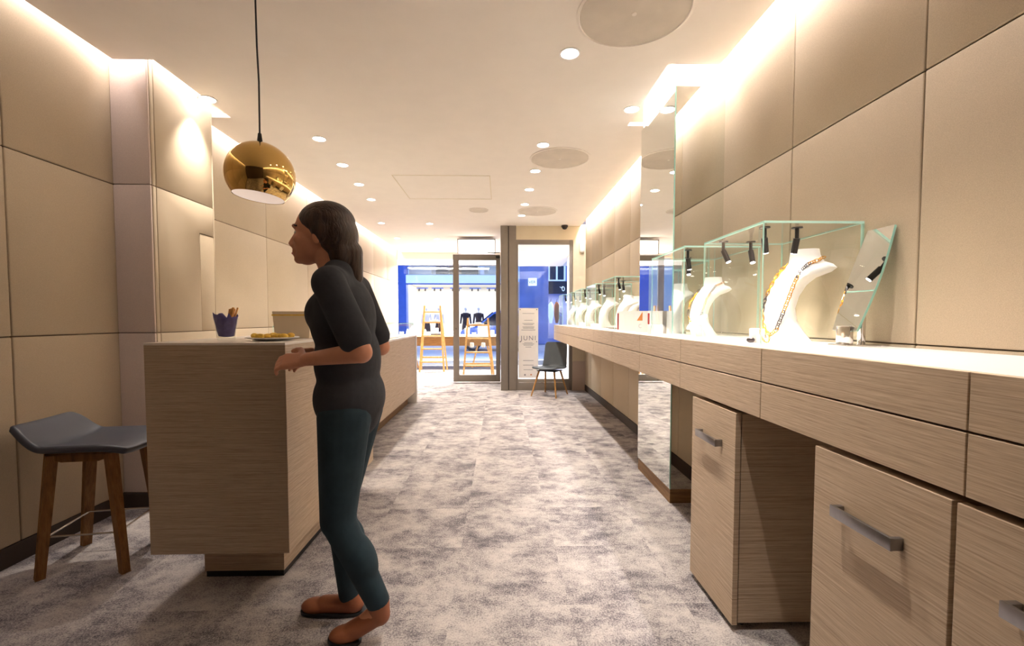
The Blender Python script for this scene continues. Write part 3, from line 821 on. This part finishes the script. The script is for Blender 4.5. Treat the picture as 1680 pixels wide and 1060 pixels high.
# seat: swept grid; -x is the raised back
b = bmesh.new(); nx, ny = 28, 20; g = {}
for i in range(nx + 1):
    for j in range(ny + 1):
        u = i / nx; v = j / ny * 2 - 1
        x = -0.225 + 0.45 * u
        lift = 0.105 * (lambda q: q * q * (3 - 2 * q))(max(0, (0.26 - u) / 0.26))
        back = -0.03 * max(0, (0.30 - u) / 0.30) ** 1.6
        front = -0.03 * max(0, (u - 0.72) / 0.28) ** 2
        dish_ = -0.012 * (1 - v * v) * (1 - abs(2 * u - 1) ** 2)
        hwid = 0.205 - 0.03 * max(0, (u - .7) / .3) ** 2 - 0.035 * max(0, (.22 - u) / .22) ** 2
        cup = 0.012 * abs(v) ** 3
        g[i, j] = b.verts.new((x + back, v * hwid, SH + lift + front + dish_ + cup - 0.06 * max(0, .2 - u) * abs(v) ** 4))
for i in range(nx):
    for j in range(ny): b.faces.new((g[i, j], g[i + 1, j], g[i + 1, j + 1], g[i, j + 1]))
mb = MB(); merge(mb.bm, b)
o = mb.build('seat', M['leather'], t, smooth=80)
m_ = o.modifiers.new('pad', 'SOLIDIFY'); m_.thickness = 0.034; m_.offset = -1
m_ = o.modifiers.new('round', 'BEVEL'); m_.width = 0.012; m_.segments = 3; m_.limit_method = 'ANGLE'; m_.angle_limit = radians(50)
m_ = o.modifiers.new('soft', 'SUBSURF'); m_.levels = 1; m_.render_levels = 1
tops = [(-0.125, -0.125), (0.125, -0.125), (-0.125, 0.125), (0.125, 0.125)]
feet = [(-0.165, -0.165), (0.19, -0.165), (-0.20, 0.175), (0.165, 0.175)]
MB().prism([(-0.14, SH - 0.05), (0.14, SH - 0.05), (0.14, SH - 0.062), (0.08, SH - .085), (-0.08, SH - .085), (-0.14, SH - .062)], 1, -0.135, -0.105).prism([(-0.14, SH - 0.05), (0.14, SH - 0.05), (0.14, SH - 0.062), (0.08, SH - .085), (-0.08, SH - .085), (-0.14, SH - .062)], 1, 0.105, 0.135).box(-0.13, 0.13, -0.13, 0.13, SH - 0.058, SH - 0.044).build('under_frame', M['oak_shaded'], t, smooth=0)
ringp = []
for (a, c), (e, f) in zip(tops, feet):
    MB().bar((e, f, 0), (a, c, SH - 0.05), 0.032, 0.028, bev=0.004, taper=1.3).build('leg', M['oak_shaded'], t)
    k = 0.30 / (SH - .05)
    ringp.append((e + (a - e) * k, f + (c - f) * k, 0.19))
fr = MB()
seq = [0, 1, 3, 2]
for p, q in zip(seq, seq[1:] + seq[:1]): fr.cyl(ringp[p], ringp[q], 0.0045)
fr.build('foot_rail', M['chrome'], t)

# ================================================================== WINDOW CHAIR
t = thing('side_chair', 'grey shell chair with oak legs in front of the glass pane', 'chair', (0.79, 7.19, 0), radians(-32))
# local: -y is forward
b = bmesh.new(); nu, nv = 30, 16; g = {}
prof = [(-0.24, 0.425), (-0.20, 0.437), (-0.10, 0.428), (0.0, 0.420), (0.10, 0.418), (0.16, 0.428), (0.195, 0.46), (0.215, 0.52), (0.235, 0.62), (0.255, 0.74), (0.268, 0.84)]
def cr(ps, t):
    n = len(ps) - 1; f = t * n; i = min(int(f), n - 1); f -= i
    P = [Vector(ps[max(0, min(n, q))]) for q in (i - 1, i, i + 1, i + 2)]
    return 0.5 * ((2 * P[1]) + (P[2] - P[0]) * f + (2 * P[0] - 5 * P[1] + 4 * P[2] - P[3]) * f ** 2 + (3 * P[1] - P[0] - 3 * P[2] + P[3]) * f ** 3)
for i in range(nu + 1):
    u = i / nu; q = cr(prof, u)
    hwid = 0.215 - 0.02 * max(0, (u - .55) / .45) - 0.035 * max(0, (.12 - u) / .12) ** 2 - 0.03 * max(0, (u - .92) / .08) ** 2
    for j in range(nv + 1):
        v = j / nv * 2 - 1
        if u < 0.6: g[i, j] = b.verts.new((v * hwid, q.x, q.y + 0.014 * v * v))
        else: g[i, j] = b.verts.new((v * hwid, q.x - 0.035 * v * v, q.y))
for i in range(nu):
    for j in range(nv): b.faces.new((g[i, j], g[i + 1, j], g[i + 1, j + 1], g[i, j + 1]))
mb = MB(); merge(mb.bm, b)
o = mb.build('seat_shell', M['chair_grey'], t, smooth=80)
m_ = o.modifiers.new('pad', 'SOLIDIFY'); m_.thickness = 0.018; m_.offset = -1
m_ = o.modifiers.new('round', 'BEVEL'); m_.width = 0.006; m_.segments = 2; m_.limit_method = 'ANGLE'; m_.angle_limit = radians(50)
for sx, sy, ex, ey in ((-0.13, -0.12, -0.215, -0.235), (0.13, -0.12, 0.215, -0.235), (-0.13, 0.10, -0.20, 0.235), (0.13, 0.10, 0.20, 0.235)):
    MB().cyl((ex, ey, 0), (sx, sy, 0.405), 0.011, 0.017, n=16).build('leg', M['oak_leg'], t)
MB().box(-0.16, 0.16, -0.15, 0.13, 0.392, 0.406, bev=0.003).build('under_frame', M['gun'], t)

# ================================================================== GLASS DOOR
t = thing('entrance_door', 'taupe framed glass entrance door beside the grey post', 'door', (-0.44, 8.66, 0))
mb = MB()
mb.box(-0.455, -0.345, -0.03, 0.03, 0.02, 2.43, bev=0.004).box(0.355, 0.44, -0.03, 0.03, 0.02, 2.43, bev=0.004)
mb.box(-0.345, 0.355, -0.03, 0.03, 2.325, 2.43, bev=0.004).box(-0.345, 0.355, -0.03, 0.03, 0.02, 0.15, bev=0.004)
mb.build('frame', M['taupe'], t)
MB().box(-0.345, 0.355, -0.004, 0.004, 0.15, 2.325).build('glass_pane', M['window_glass'], t, smooth=0)
MB().bar((0.43, -0.05, 2.46), (0.20, -0.14, 2.45), 0.02, 0.012).box(0.36, 0.44, -0.07, -0.03, 2.36, 2.40).build('door_closer', M['black'], t)
MB().cyl((-0.40, -0.03, 1.03), (-0.40, -0.045, 1.03), 0.012).build('lock', M['chrome'], t)
t = thing('air_curtain', 'bright white air curtain box above the glass door', 'air curtain', (-0.455, 8.72, 2.46))
MB().box(-0.35, 0.35, -0.0, 0.30, 0.0, 0.27, bev=0.003).build('housing', M['white_gloss'], t)
MB().box(-0.36, 0.36, -0.012, 0.0, 0.262, 0.276).box(-0.36, -0.35, -0.012, 0, 0, 0.262).box(0.35, 0.36, -0.012, 0, 0, .262).build('trim_frame', M['taupe'], t, smooth=0)
MB().box(-0.34, 0.34, -0.006, 0.0, 0.01, 0.255).build('glow_panel', M['light_bar'], t, smooth=0)  # housing front given a glow of its own
t = thing('light_trough', 'long lit white light trough along the display window head', 'light', (-1.4, FAR + 0.02, 2.50))
MB().box(-1.35, 1.35, 0.0, 0.06, 0.0, 0.12).build('diffuser', M['light_bar'], t, smooth=0)
MB().box(-1.36, 1.36, -0.005, 0.06, -0.012, 0.0).build('bottom_edge', M['taupe'], t, smooth=0)

# ================================================================== LADDERS AND DISPLAY TABLE
def ladder(label, x, y, h, wt, wb, steps, mat):
    t = thing('wooden_ladder', label, 'ladder', (x, y, 0), 0, 'wooden step ladders in the window')
    d = 0.16
    for s in (-1, 1):
        MB().bar((s * wb / 2, -d, 0), (s * wt / 2, 0, h), 0.028, 0.055, bev=0.004, upv=(0, 1, 0)).build('rail', mat, t)
        MB().bar((s * (wb / 2 + .03), d + .06, 0), (s * (wt / 2 + .012), 0.05, h * 0.9), 0.024, 0.045, bev=0.004, upv=(0, 1, 0)).build('rear_rail', mat, t)
    for z in steps:
        k = z / h; hw = wb / 2 + (wt / 2 - wb / 2) * k; yy = -d * (1 - k)
        MB().box(-hw, hw, yy - 0.035, yy + 0.035, z - 0.032, z, bev=0.003).build('step', mat, t)
    MB().bar((-wb / 2 - .02, d + .02, h * .2), (wb / 2 + .02, d + .02, h * .2), 0.02, 0.04).build('brace', mat, t)
    return t
ladder('tall pine step ladder standing left of the glass door', -1.58, 10.62, 1.52, 0.36, 0.56, (0.24, 0.54, 0.84, 1.15, 1.39), M['pine'])
ladder('shorter pale wooden ladder seen through the glass door', -0.475, 9.62, 1.23, 0.42, 0.60, (0.25, 0.53, 0.82, 1.10), M['pine'])
t = thing('trestle_table', 'long display table with a brown apron behind the wooden ladders', 'table', (-1.2, 11.35, 0))
MB().box(-1.45, 1.15, -0.3, 0.3, 0.78, 0.82, bev=0.003).build('table_top', M['white_gloss'], t)
MB().box(-1.4, 1.1, -0.27, -0.24, 0.56, 0.78).build('apron', M['brown_wood'], t, smooth=0)
for sx in (-1.1, 0.75):
    for dx in (-0.16, 0.16):
        MB().bar((sx + dx * 1.6, -0.05, 0.0), (sx + dx * .4, 0.0, 0.78), 0.05, 0.03).build('leg', M['pine'], t)
r = random.Random(11)
for i, x in enumerate([-2.45, -2.32, -2.18, -2.02, -1.85, -1.32, -1.18, -1.02, -0.82, -0.66, -0.5, -0.34, -0.2]):
    kind = i % 3
    mb = MB()
    if kind == 0: mb.box(-.045, .045, -.04, .04, 0, r.uniform(.05, .11), bev=.003)
    elif kind == 1: mb.lathe([(0, 0), (.05, 0), (.03, .07), (.012, .14), (0, .145)], n=20)
    else: mb.loft([(0, 0, 0, .05, .035), (0, 0, .08, .055, .04), (0, 0, .15, .065, .04), (0, 0, .18, .03, .025), (0, 0, .23, .022, .02)], 20)
    o = mb.build('window_display_stand', M['bust'], None, loc=(x, 11.3 + r.uniform(-.12, .12), 0.82))
    tag(o, ('small white block on the display table behind the wooden ladders', 'small white cone stand on the display table behind the wooden ladders', 'small white neck form on the display table behind the wooden ladders')[kind], 'display stand', ('white blocks on the window table', 'white cones on the window table', 'white neck forms on the window table')[kind])
t = thing('display_tray', 'dark based tray with a white top behind the tall ladder', 'tray', (-1.58, 11.2, 0.82))
MB().box(-0.12, 0.12, -0.08, 0.08, 0, 0.03).build('base', M['black'], t, smooth=0)
MB().box(-0.05, 0.05, -0.05, 0.05, 0.03, 0.17, bev=.004).build('block', M['bust'], t)
def on_ladder(label, x, y, z):
    tag(MB().box(-.13, .13, -.045, .045, 0, .02, bev=.003).box(-.06, .07, -.03, .03, .02, .045, bev=.003).build('ladder_tray', M['bust'], None, loc=(x, y, z)), label, 'tray', 'white trays on the ladders')
on_ladder('white tray on the top step of the shorter ladder', -0.475, 9.603, 1.10)
on_ladder('white tray on the middle step of the tall ladder', -1.52, 10.58, 1.15)
for lx in (-0.60, -0.36):
    t = thing('hanging_lantern', 'small white pot hanging under a step of the shorter ladder, ' + ('toward the tall ladder' if lx < -.5 else 'toward the grey post'), 'pot', (lx, 9.565, 0.62), 0, 'white pots on the shorter ladder')
    MB().lathe([(0, 0), (.035, 0), (.045, .04), (.042, .09), (.03, .10), (.027, .095), (.038, .04), (0, .01)], n=24).build('pot', M['bust'], t)
    MB().tube([(-.03, 0, .095), (-.02, 0, .16), (0, 0, .17), (.02, 0, .16), (.03, 0, .095)], .003, 6).build('wire', M['gun'], t)
tag(MB().box(-.13, .13, -.012, .012, 0, .24, bev=.003).build('white_panel', M['paper'], None, loc=(-0.42, 11.1, 0.82)), 'square white panel on the table behind the shorter ladder', 'panel')

# poster on the right pane
t = thing('window_poster', 'tall white notice fixed to the glass pane beside the grey chair', 'poster', (0.475, PY + 0.012, 0.21))
MB().box(-0.168, 0.168, 0.0, 0.006, 0, 1.19).build('board', M['paper'], t, smooth=0)
mb = MB()
for z, w_ in ((1.10, .10), (.985, .07), (.93, .10), (.91, .08), (.87, .10), (.85, .09), (.82, .12), (.60, .07), (.58, .10), (.56, .08), (.53, .05), (.30, .09), (.22, .09), (.14, .08)):
    mb.box(-w_, w_, -0.002, 0.0, z - .0035, z + .0035)
mb.build('fine_print', M['ink'], t, smooth=0)
cu = bpy.data.curves.new('heading', 'FONT'); cu.body = 'JUNI'; cu.size = 0.11; cu.align_x = 'CENTER'; cu.extrude = 0.0008; cu.space_character = 1.25
cu.materials.append(M['ink'])
text_mesh('heading', cu, M['ink'], t, (0, -0.002, 0.645))
for sx in (-0.14, 0.14):
    for z in (0.62, 1.165):
        MB().cyl((sx, 0.0, z), (sx, -0.008, z), 0.008, n=14).build('fixing_stud', M['gun'], t)
MB().box(-.07, -.045, -.002, 0, .04, .065).build('small_emblem', M['ink'], t, smooth=0)
MB().box(.035, .06, -.002, 0, .045, .065).build('small_emblem', M['orange'], t, smooth=0)

# ================================================================== STREET AND SHOP ACROSS
struct(MB().box(-14, 16, 12.1, 30, -0.12, -0.02).build('street', M['asphalt'], smooth=0))
struct(MB().box(-14, 16, 12.1, 13.2, -0.02, 0.0).build('pavement', M['pavement'], smooth=0))
struct(MB().box(-14, 16, 13.2, 13.5, -0.02, 0.012).build('kerb', M['kerb'], smooth=0))
mb = MB()
mb.box(-9, -4.95, 22, 22.3, 0, 7).box(-4.5, 0.85, 22.1, 22.4, 4.3, 7).box(-4.5, .85, 22.1, 22.2, 3.3, 3.36)
mb.box(-4.5, 0.85, 22.9, 23.0, 3.3, 4.3)
struct(mb.build('wall_street', [M['white_wall']], smooth=0))
struct(MB().box(-4.95, -4.5, 21.9, 22.4, 0, 7).build('trim_post', M['blue_paint'], smooth=0))
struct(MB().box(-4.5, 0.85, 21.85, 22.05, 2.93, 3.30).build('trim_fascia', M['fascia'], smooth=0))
struct(MB().box(-4.5, .85, 22.05, 22.2, 2.87, 2.93).build('trim_beam', M['blue_paint'], smooth=0))
struct(MB().box(-4.5, 0.85, 25, 25.1, 0, 3).build('wall_shop_back', M['white_wall'], smooth=0))
struct(MB().box(-4.6, -4.5, 22.4, 25, 0, 3).build('wall_shop_left', M['white_wall'], smooth=0))
struct(MB().box(.85, .95, 22.05, 25, 0, 3).build('wall_shop_right', M['white_wall'], smooth=0))
struct(MB().box(-4.5, .85, 22.2, 25, 2.95, 3.0).build('ceiling_shop', M['white_wall'], smooth=0))
struct(MB().box(-4.5, .85, 22.0, 25, -.02, .02).build('floor_shop', M['white_wall'], smooth=0))
struct(MB().box(0.93, 2.30, 21.8, 22.2, 0, 7).build('wall_blue', M['blue_wall'], smooth=0))
struct(MB().box(2.30, 6, 22.0, 22.3, 2.6, 7).box(2.30, 6, 22, 22.3, 0, 0.28).box(2.3, 6, 24, 24.1, 0, 3).build('wall_neighbour', M['blue_wall'], smooth=0))
# upper floor goods
for x, w_, m, lab in ((-3.9, .55, 'cream', 'cream box in the window above the pale blue fascia'), (-2.85, .3, 'sign_dark', 'dark box in the upper window across the street'), (-2.2, .3, 'brown_wood', 'brown box in the upper window across the street'),
                      (-1.5, .4, 'gun', 'grey crate in the upper window across the street'), (-0.9, .1, 'paper', 'narrow white upright in the upper window across the street'), (-.3, .3, 'cream', 'cream crate in the upper window seen through the door')):
    tag(MB().box(-w_, w_, -.15, .15, 0, .42, bev=.01).build('upper_window_box', M[m], None, loc=(x, 22.5, 3.36)), lab, 'box')
# ceiling tracks
for i, x in enumerate((-3.85, -3.1, -2.2, -1.25, -.4)):
    t = thing('track_light', 'dark spotlight track under the shop ceiling across the street', 'light', (x, 22.6, 2.7), 0, 'spotlight tracks across the street')
    MB().box(-.28, .28, -.03, .03, 0.0, .05).build('track', M['blue_paint'], t, smooth=0)
    MB().cyl((-.15, 0, 0), (-.15, -.05, -.1), .04).cyl((.15, 0, 0), (.15, -.05, -.1), .04).build('lamp_head', M['gun'], t)
t = thing('wall_picture', 'large pale grey picture on the shop wall across the street', 'picture', (-1.25, 24.97, 0.6))
MB().box(-.8, .8, -.02, 0, 0, 2.0).build('panel', pm('grey_print', S(200, 200, 214), .8, var=.08, vscale=3), t, smooth=0)
def mannequin(label, x, y, top, bottom):
    t = thing('mannequin', label, 'mannequin', (x, y, 0.02), 0, 'mannequins in the shop across the street')
    MB().cyl((0, 0, 0), (0, 0, .02), .16).cyl((0, 0, .02), (0, 0, .6), .02).build('stand', M['chrome'], t)
    MB().loft([(0, 0, 1.0, .15, .11), (0, 0, 1.15, .12, .09), (0, 0, 1.35, .17, .11), (0, 0, 1.47, .2, .09), (0, 0, 1.52, .1, .06), (0, 0, 1.55, .05, .05), (0, 0, 1.6, .045, .045)], 24).sphere((0, -.01, 1.72), (.085, .1, .12)).build('figure', M['bust'], t, smooth=60)
    MB().loft([(0, 0, 1.02, .16, .12), (0, 0, 1.15, .135, .1), (0, 0, 1.35, .18, .12), (0, 0, 1.46, .21, .1), (0, 0, 1.5, .14, .08)], 24).cyl((-.2, 0, 1.45), (-.26, 0, .95), .05, .04).cyl((.2, 0, 1.45), (.26, 0, .95), .05, .04).build('jacket', M[top], t, smooth=60)
    MB().loft([(0, 0, .55, .2, .15), (0, 0, .8, .19, .14), (0, 0, 1.0, .155, .12), (0, 0, 1.05, .14, .1)], 24).build('skirt', M[bottom], t, smooth=60)
mannequin('white mannequin with dark skirt, seen left in the tall ladder', -3.75, 23.2, 'bust', 'dark_cloth')
mannequin('white mannequin with dark skirt, seen right in the tall ladder', -3.12, 23.2, 'bust', 'dark_cloth')
mannequin('dark dressed mannequin seen through the glass door, beside the frame', -1.75, 23.0, 'dark_cloth', 'dark_cloth')
mannequin('dark dressed mannequin seen through the glass door, beside the car', -1.1, 23.0, 'dark_cloth', 'dark_cloth')
# projecting lit sign
t = thing('projecting_sign', 'small lit sign box projecting from the blue wall', 'sign', (1.52, 21.55, 2.80), radians(-18))
MB().box(-.2, .2, -.06, .06, -.02, .34, bev=.02).build('light_box', M['sign_lit'], t)
cu = bpy.data.curves.new('lettering', 'FONT'); cu.body = 'VER'; cu.size = 0.2; cu.align_x = 'CENTER'; cu.extrude = 0.002
cu.materials.append(M['sign_dark'])
text_mesh('lettering', cu, M['sign_dark'], t, (0, -0.065, 0.08))
MB().box(-.02, .02, .06, .25, .14, .2).build('bracket', M['gun'], t)
# neighbour: window, dark sign, display
t = thing('street_window', 'blue framed upper window beyond the blue wall', 'window', (2.72, 21.98, 3.10))
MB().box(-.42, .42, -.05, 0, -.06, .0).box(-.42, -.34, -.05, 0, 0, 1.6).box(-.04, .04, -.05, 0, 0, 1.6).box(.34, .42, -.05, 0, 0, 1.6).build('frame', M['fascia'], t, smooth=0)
MB().box(-.34, .34, -.02, 0, 0, 1.6).build('panes', M['car_glass'], t, smooth=0)
t = thing('shop_sign', 'dark shop sign board above the neighbour display window', 'sign', (2.78, 21.95, 2.42))
MB().box(-.45, .45, -.05, 0, 0, .6).build('board', M['sign_dark'], t, smooth=0)
MB().tube([(.25 + .06 * cos(a), -.055, .24 + .1 * sin(a)) for a in [radians(30 * i) for i in range(12)]], .012, 6, closed=True).tube([(.08, -.055, .34), (.15, -.055, .28), (.22, -.055, .36)], .012, 6).build('emblem', M['sign_lit'], t)
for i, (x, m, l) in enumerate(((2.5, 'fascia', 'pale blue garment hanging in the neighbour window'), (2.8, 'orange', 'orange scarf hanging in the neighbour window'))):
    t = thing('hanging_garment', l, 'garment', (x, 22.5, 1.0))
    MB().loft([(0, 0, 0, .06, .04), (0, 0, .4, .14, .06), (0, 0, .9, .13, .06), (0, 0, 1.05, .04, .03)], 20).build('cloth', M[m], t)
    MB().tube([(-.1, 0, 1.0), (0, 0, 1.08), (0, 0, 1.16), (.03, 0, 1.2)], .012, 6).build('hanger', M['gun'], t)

# parked car
t = thing('parked_car', 'small blue car parked on the street beyond the glass door', 'car', (-0.2, 18.0, -0.02))
body = [(-1.35, .35), (-1.38, .62), (-1.25, .82), (-.70, .95), (-.05, 1.50), (.35, 1.58), (1.05, 1.52), (1.30, 1.0), (1.36, .6), (1.33, .32), (1.1, .25), (-1.1, .25)]
MB().prism(body, 1, -.75, .75, bev=.05).build('body', M['car_paint'], t, smooth=40)
MB().prism([(-.58, .98), (-.05, 1.42), (.33, 1.49), (.33, .98)], 1, -.765, -.74).prism([(.42, .98), (.42, 1.49), (.98, 1.44), (1.16, 1.0)], 1, -.765, -.74).build('side_window', M['car_glass'], t, smooth=0)
MB().prism([(-.735, .97), (-.10, 1.50), (-.07, 1.47), (-.69, .96)], 1, -.66, .66).build('windscreen', M['car_glass'], t, smooth=0)
for wx in (-.85, .88):
    for wy in (-.72, .62):
        wl = MB().cyl((wx, wy - .08, .29), (wx, wy + .1, .29), .29, n=28).build('wheel', M['tyre'], t)
        MB().cyl((wx, wy - .085, .29), (wx, wy - .07, .29), .18, n=20).build('hub_cap', M['steel'], wl)
MB().box(-.55, -.40, -.90, -.76, .95, 1.06, bev=.03).build('wing_mirror', M['car_glass'], t)

# ================================================================== PERSON
PO = Vector((-0.6, 1.76, 0))
P = thing('person', 'person in charcoal top and teal jeans walking past the desk, arms bent forward', 'person', PO)
def blob(name, prims, mat, parent, voxel=0.007, it=4, inflate=0.0, fac=0.5):
    mb = MB()
    for q in prims:
        if q[0] == 'c':
            _, a, ra, c, rc = q
            a = Vector(a) - PO; c = Vector(c) - PO
            mb.cyl(a, c, ra + inflate, rc + inflate, n=20)
            mb.sphere(a, ra + inflate, u=20, v=12); mb.sphere(c, rc + inflate, u=20, v=12)
        else:
            _, c, rr = q[:3]; c = Vector(c) - PO
            rm = q[3] if len(q) > 3 else 0.0
            rr = tuple(x + inflate for x in rr)
            mt = Matrix.Translation(c) @ Matrix.Rotation(rm, 4, 'Y')
            mb.sphere((0, 0, 0), rr, u=28, v=18, mat=mt)
    o = mb.build(name, mat, parent, smooth=0)
    m = o.modifiers.new('union', 'REMESH'); m.mode = 'VOXEL'; m.voxel_size = voxel; m.use_smooth_shade = True
    m = o.modifiers.new('soften', 'SMOOTH'); m.iterations = it; m.factor = fac
    dg = bpy.context.evaluated_depsgraph_get()
    me = bpy.data.meshes.new_from_object(o.evaluated_get(dg))
    o.modifiers.clear(); old = o.data; o.data = me; bpy.data.meshes.remove(old)
    for p in me.polygons: p.use_smooth = True
    if not me.materials: me.materials.append(mat)
    return o
YC = 1.76
LS, RS = (-.595, YC - .165, 1.345), (-.60, YC + .165, 1.345)
LE, RE = (-.475, YC - .20, 1.105), (-.51, YC + .19, 1.10)
LWR, RWR = (-.69, YC - .13, 1.075), (-.71, YC + .11, 1.065)
LH, LK, LA = (-.575, YC - .085, .86), (-.605, YC - .085, .47), (-.465, YC - .075, .155)
RH, RK, RA = (-.575, YC + .085, .86), (-.655, YC + .085, .47), (-.625, YC + .09, .085)
torso = [('e', (-.58, YC, .90), (.105, .15, .11)), ('e', (-.59, YC, 1.04), (.09, .135, .14)), ('e', (-.60, YC, 1.22), (.105, .155, .16)),
         ('c', (-.605, YC - .12, 1.345), .055, (-.605, YC + .12, 1.345), .055), ('e', (-.64, YC, 1.24), (.085, .125, .085))]
arms = [('c', LS, .047, LE, .038), ('c', LE, .037, LWR, .024), ('c', RS, .047, RE, .038), ('c', RE, .037, RWR, .024)]
legs = [('c', LH, .088, LK, .056), ('c', LK, .054, LA, .036), ('c', RH, .088, RK, .056), ('c', RK, .054, RA, .036),
        ('e', (-.575, YC - .085, .33), (.055, .05, .10), .3), ('e', (-.62, YC + .085, .30), (.055, .05, .10))]
legs[4] = ('e', (-.53, YC - .08, .33), (.052, .05, .10), -.42)
head = [('c', (-.615, YC, 1.36), .055, (-.655, YC, 1.46), .052),
        ('e', (-.675, YC, 1.565), (.098, .076, .09)), ('e', (-.715, YC, 1.515), (.066, .062, .085)), ('e', (-.735, YC, 1.462), (.040, .042, .038)),
        ('e', (-.764, YC, 1.446), (.019, .022, .018)),
        ('c', (-.770, YC, 1.545), .010, (-.793, YC, 1.506), .0115), ('e', (-.785, YC - .011, 1.498), (.011, .009, .009)), ('e', (-.785, YC + .011, 1.498), (.011, .009, .009)),
        ('e', (-.775, YC, 1.484), (.012, .022, .016)), ('e', (-.779, YC, 1.473), (.010, .021, .007)), ('e', (-.777, YC, 1.461), (.010, .019, .006)),
        ('e', (-.768, YC, 1.566), (.014, .045, .010)),
        ('e', (-.745, YC - .043, 1.515), (.022, .018, .020)), ('e', (-.745, YC + .043, 1.515), (.022, .018, .020)),
        ('e', (-.668, YC - .077, 1.522), (.017, .009, .030)), ('e', (-.668, YC + .077, 1.522), (.017, .009, .030))]
def hand(wr, d, nrm, ts):
    """wrist, forward direction, palm normal, thumb side"""
    d = Vector(d).normalized(); nrm = Vector(nrm); nrm -= d * nrm.dot(d); nrm.normalize(); s = Vector(ts); s -= d * s.dot(d) + nrm * s.dot(nrm); s.normalize()
    wr = Vector(wr); out = []
    for k in (-1.2, -.4, .4, 1.2):
        out.append(('c', wr + d * .012 + s * (k * .012), .0145, wr + d * .083 + s * (k * .0185), .0125))
    for k, L in ((1.2, .070), (.4, .080), (-.4, .074), (-1.2, .058)):
        p = wr + d * .086 + s * (k * .0195); rad = .0088
        for seg, (f, bend) in enumerate(((.45, 18), (.30, 46), (.25, 70))):
            a = radians(bend); q = p + (d * cos(a) + nrm * sin(a) + s * (k * .06)) * (L * f)
            out.append(('c', p, rad, q, rad * .93)); p = q; rad *= .93
    p = wr + d * .022 + s * .022
    for L, (u, v, z), rad in ((.042, (.55, .8, .25), .0125), (.032, (.85, .4, .35), .0105), (.025, (.95, .1, .4), .0092)):
        q = p + (d * u + s * v + nrm * z).normalized() * L
        out.append(('c', p, rad, q, rad * .92)); p = q
    return out
hl = hand(LWR, (-.98, .16, -.10), (0.1, .75, -.65), (-.05, .55, .8))
hr = hand(RWR, (-.98, -.16, -.10), (0.1, -.75, -.65), (-.05, -.55, .8))
feetp = [('c', LA, .032, (-.47, YC - .075, .11), .036), ('c', (-.46, YC - .075, .12), .032, (-.575, YC - .08, .03), .028), ('c', RA, .034, (-.63, YC + .09, .05), .036), ('c', (-.62, YC + .09, .04), .032, (-.78, YC + .095, .03), .028)]
body_o = blob('body', torso + arms + legs + head + hl + hr + feetp, M['skin'], P, 0.0045, 5)
# clothing
sleeves = [('c', LS, .047, tuple(Vector(LS).lerp(Vector(LE), .80)), .047), ('c', RS, .047, tuple(Vector(RS).lerp(Vector(RE), .80)), .047)]
blob('top', torso + sleeves + [('e', (-.58, YC, .92), (.118, .162, .13)), ('e', (-.585, YC, 1.06), (.108, .15, .16)), ('c', (-.578, YC, .86), .10, (-.578, YC, .95), .11), ('c', (-.605, YC - .05, 1.385), .045, (-.61, YC + .05, 1.385), .045)], M['shirt'], P, 0.006, 16, 0.011)
blob('jeans', legs + [('e', (-.58, YC, .88), (.105, .15, .10))], M['jeans'], P, 0.006, 4, 0.008)
# shoes
shl = [('c', (-.455, YC - .075, .105), .036, (-.565, YC - .08, .040), .036), ('e', (-.59, YC - .082, .033), (.058, .041, .030), -.15), ('c', (-.463, YC - .075, .15), .042, (-.457, YC - .075, .10), .038)]
shr = [('c', (-.605, YC + .09, .042), .038, (-.73, YC + .095, .036), .036), ('e', (-.765, YC + .097, .031), (.062, .042, .029)), ('c', (-.622, YC + .09, .08), .042, (-.615, YC + .09, .05), .040)]
for prims in (shl, shr): blob('shoe', prims, M['shoe'], P, 0.005, 4)
MB().loft([(-.69 + .6, .093, .004, .135, .040), (-.69 + .6, .093, .018, .137, .042)], 32, p=2.6).build('sole', M['black'], P)
MB().loft([(0, 0, -.008, .062, .038), (0, 0, .006, .062, .040)], 28, p=2.4, mat=Matrix.Translation((.012, -.082, .014)) @ Matrix.Rotation(radians(6), 4, 'Y')).build('sole', M['black'], P)
hairp = [('e', (-.658, YC, 1.580), (.106, .086, .086)), ('e', (-.615, YC, 1.535), (.072, .084, .095)), ('e', (-.600, YC, 1.47), (.052, .072, .085)),
         ('c', (-.575, YC, 1.47), .05, (-.555, YC, 1.38), .030), ('e', (-.655, YC - .072, 1.545), (.035, .018, .05)), ('e', (-.655, YC + .072, 1.545), (.035, .018, .05))]
blob('hair', hairp, M['hair'], P, 0.006, 3)
for s in (-1, 1):
    e = MB().sphere(Vector((-.757, YC + s * .030, 1.541)) - PO, (.010, .013, .0085), u=16, v=10).build('eye', M['eye'], P)
    MB().sphere(Vector((-.7655, YC + s * .031, 1.540)) - PO, (.0028, .0055, .0055), u=12, v=8).build('iris', M['iris'], e)
    MB().tube([Vector((-.776, YC + s * .013, 1.564)) - PO, Vector((-.771, YC + s * .032, 1.570)) - PO, Vector((-.752, YC + s * .050, 1.563)) - PO], .0035, 6).build('eyebrow', M['hair'], P)
MB().tube([Vector((-.782, YC - .02, 1.4665)) - PO, Vector((-.790, YC, 1.4665)) - PO, Vector((-.782, YC + .02, 1.4665)) - PO], .0032, 6).build('lips', M['lip'], P)
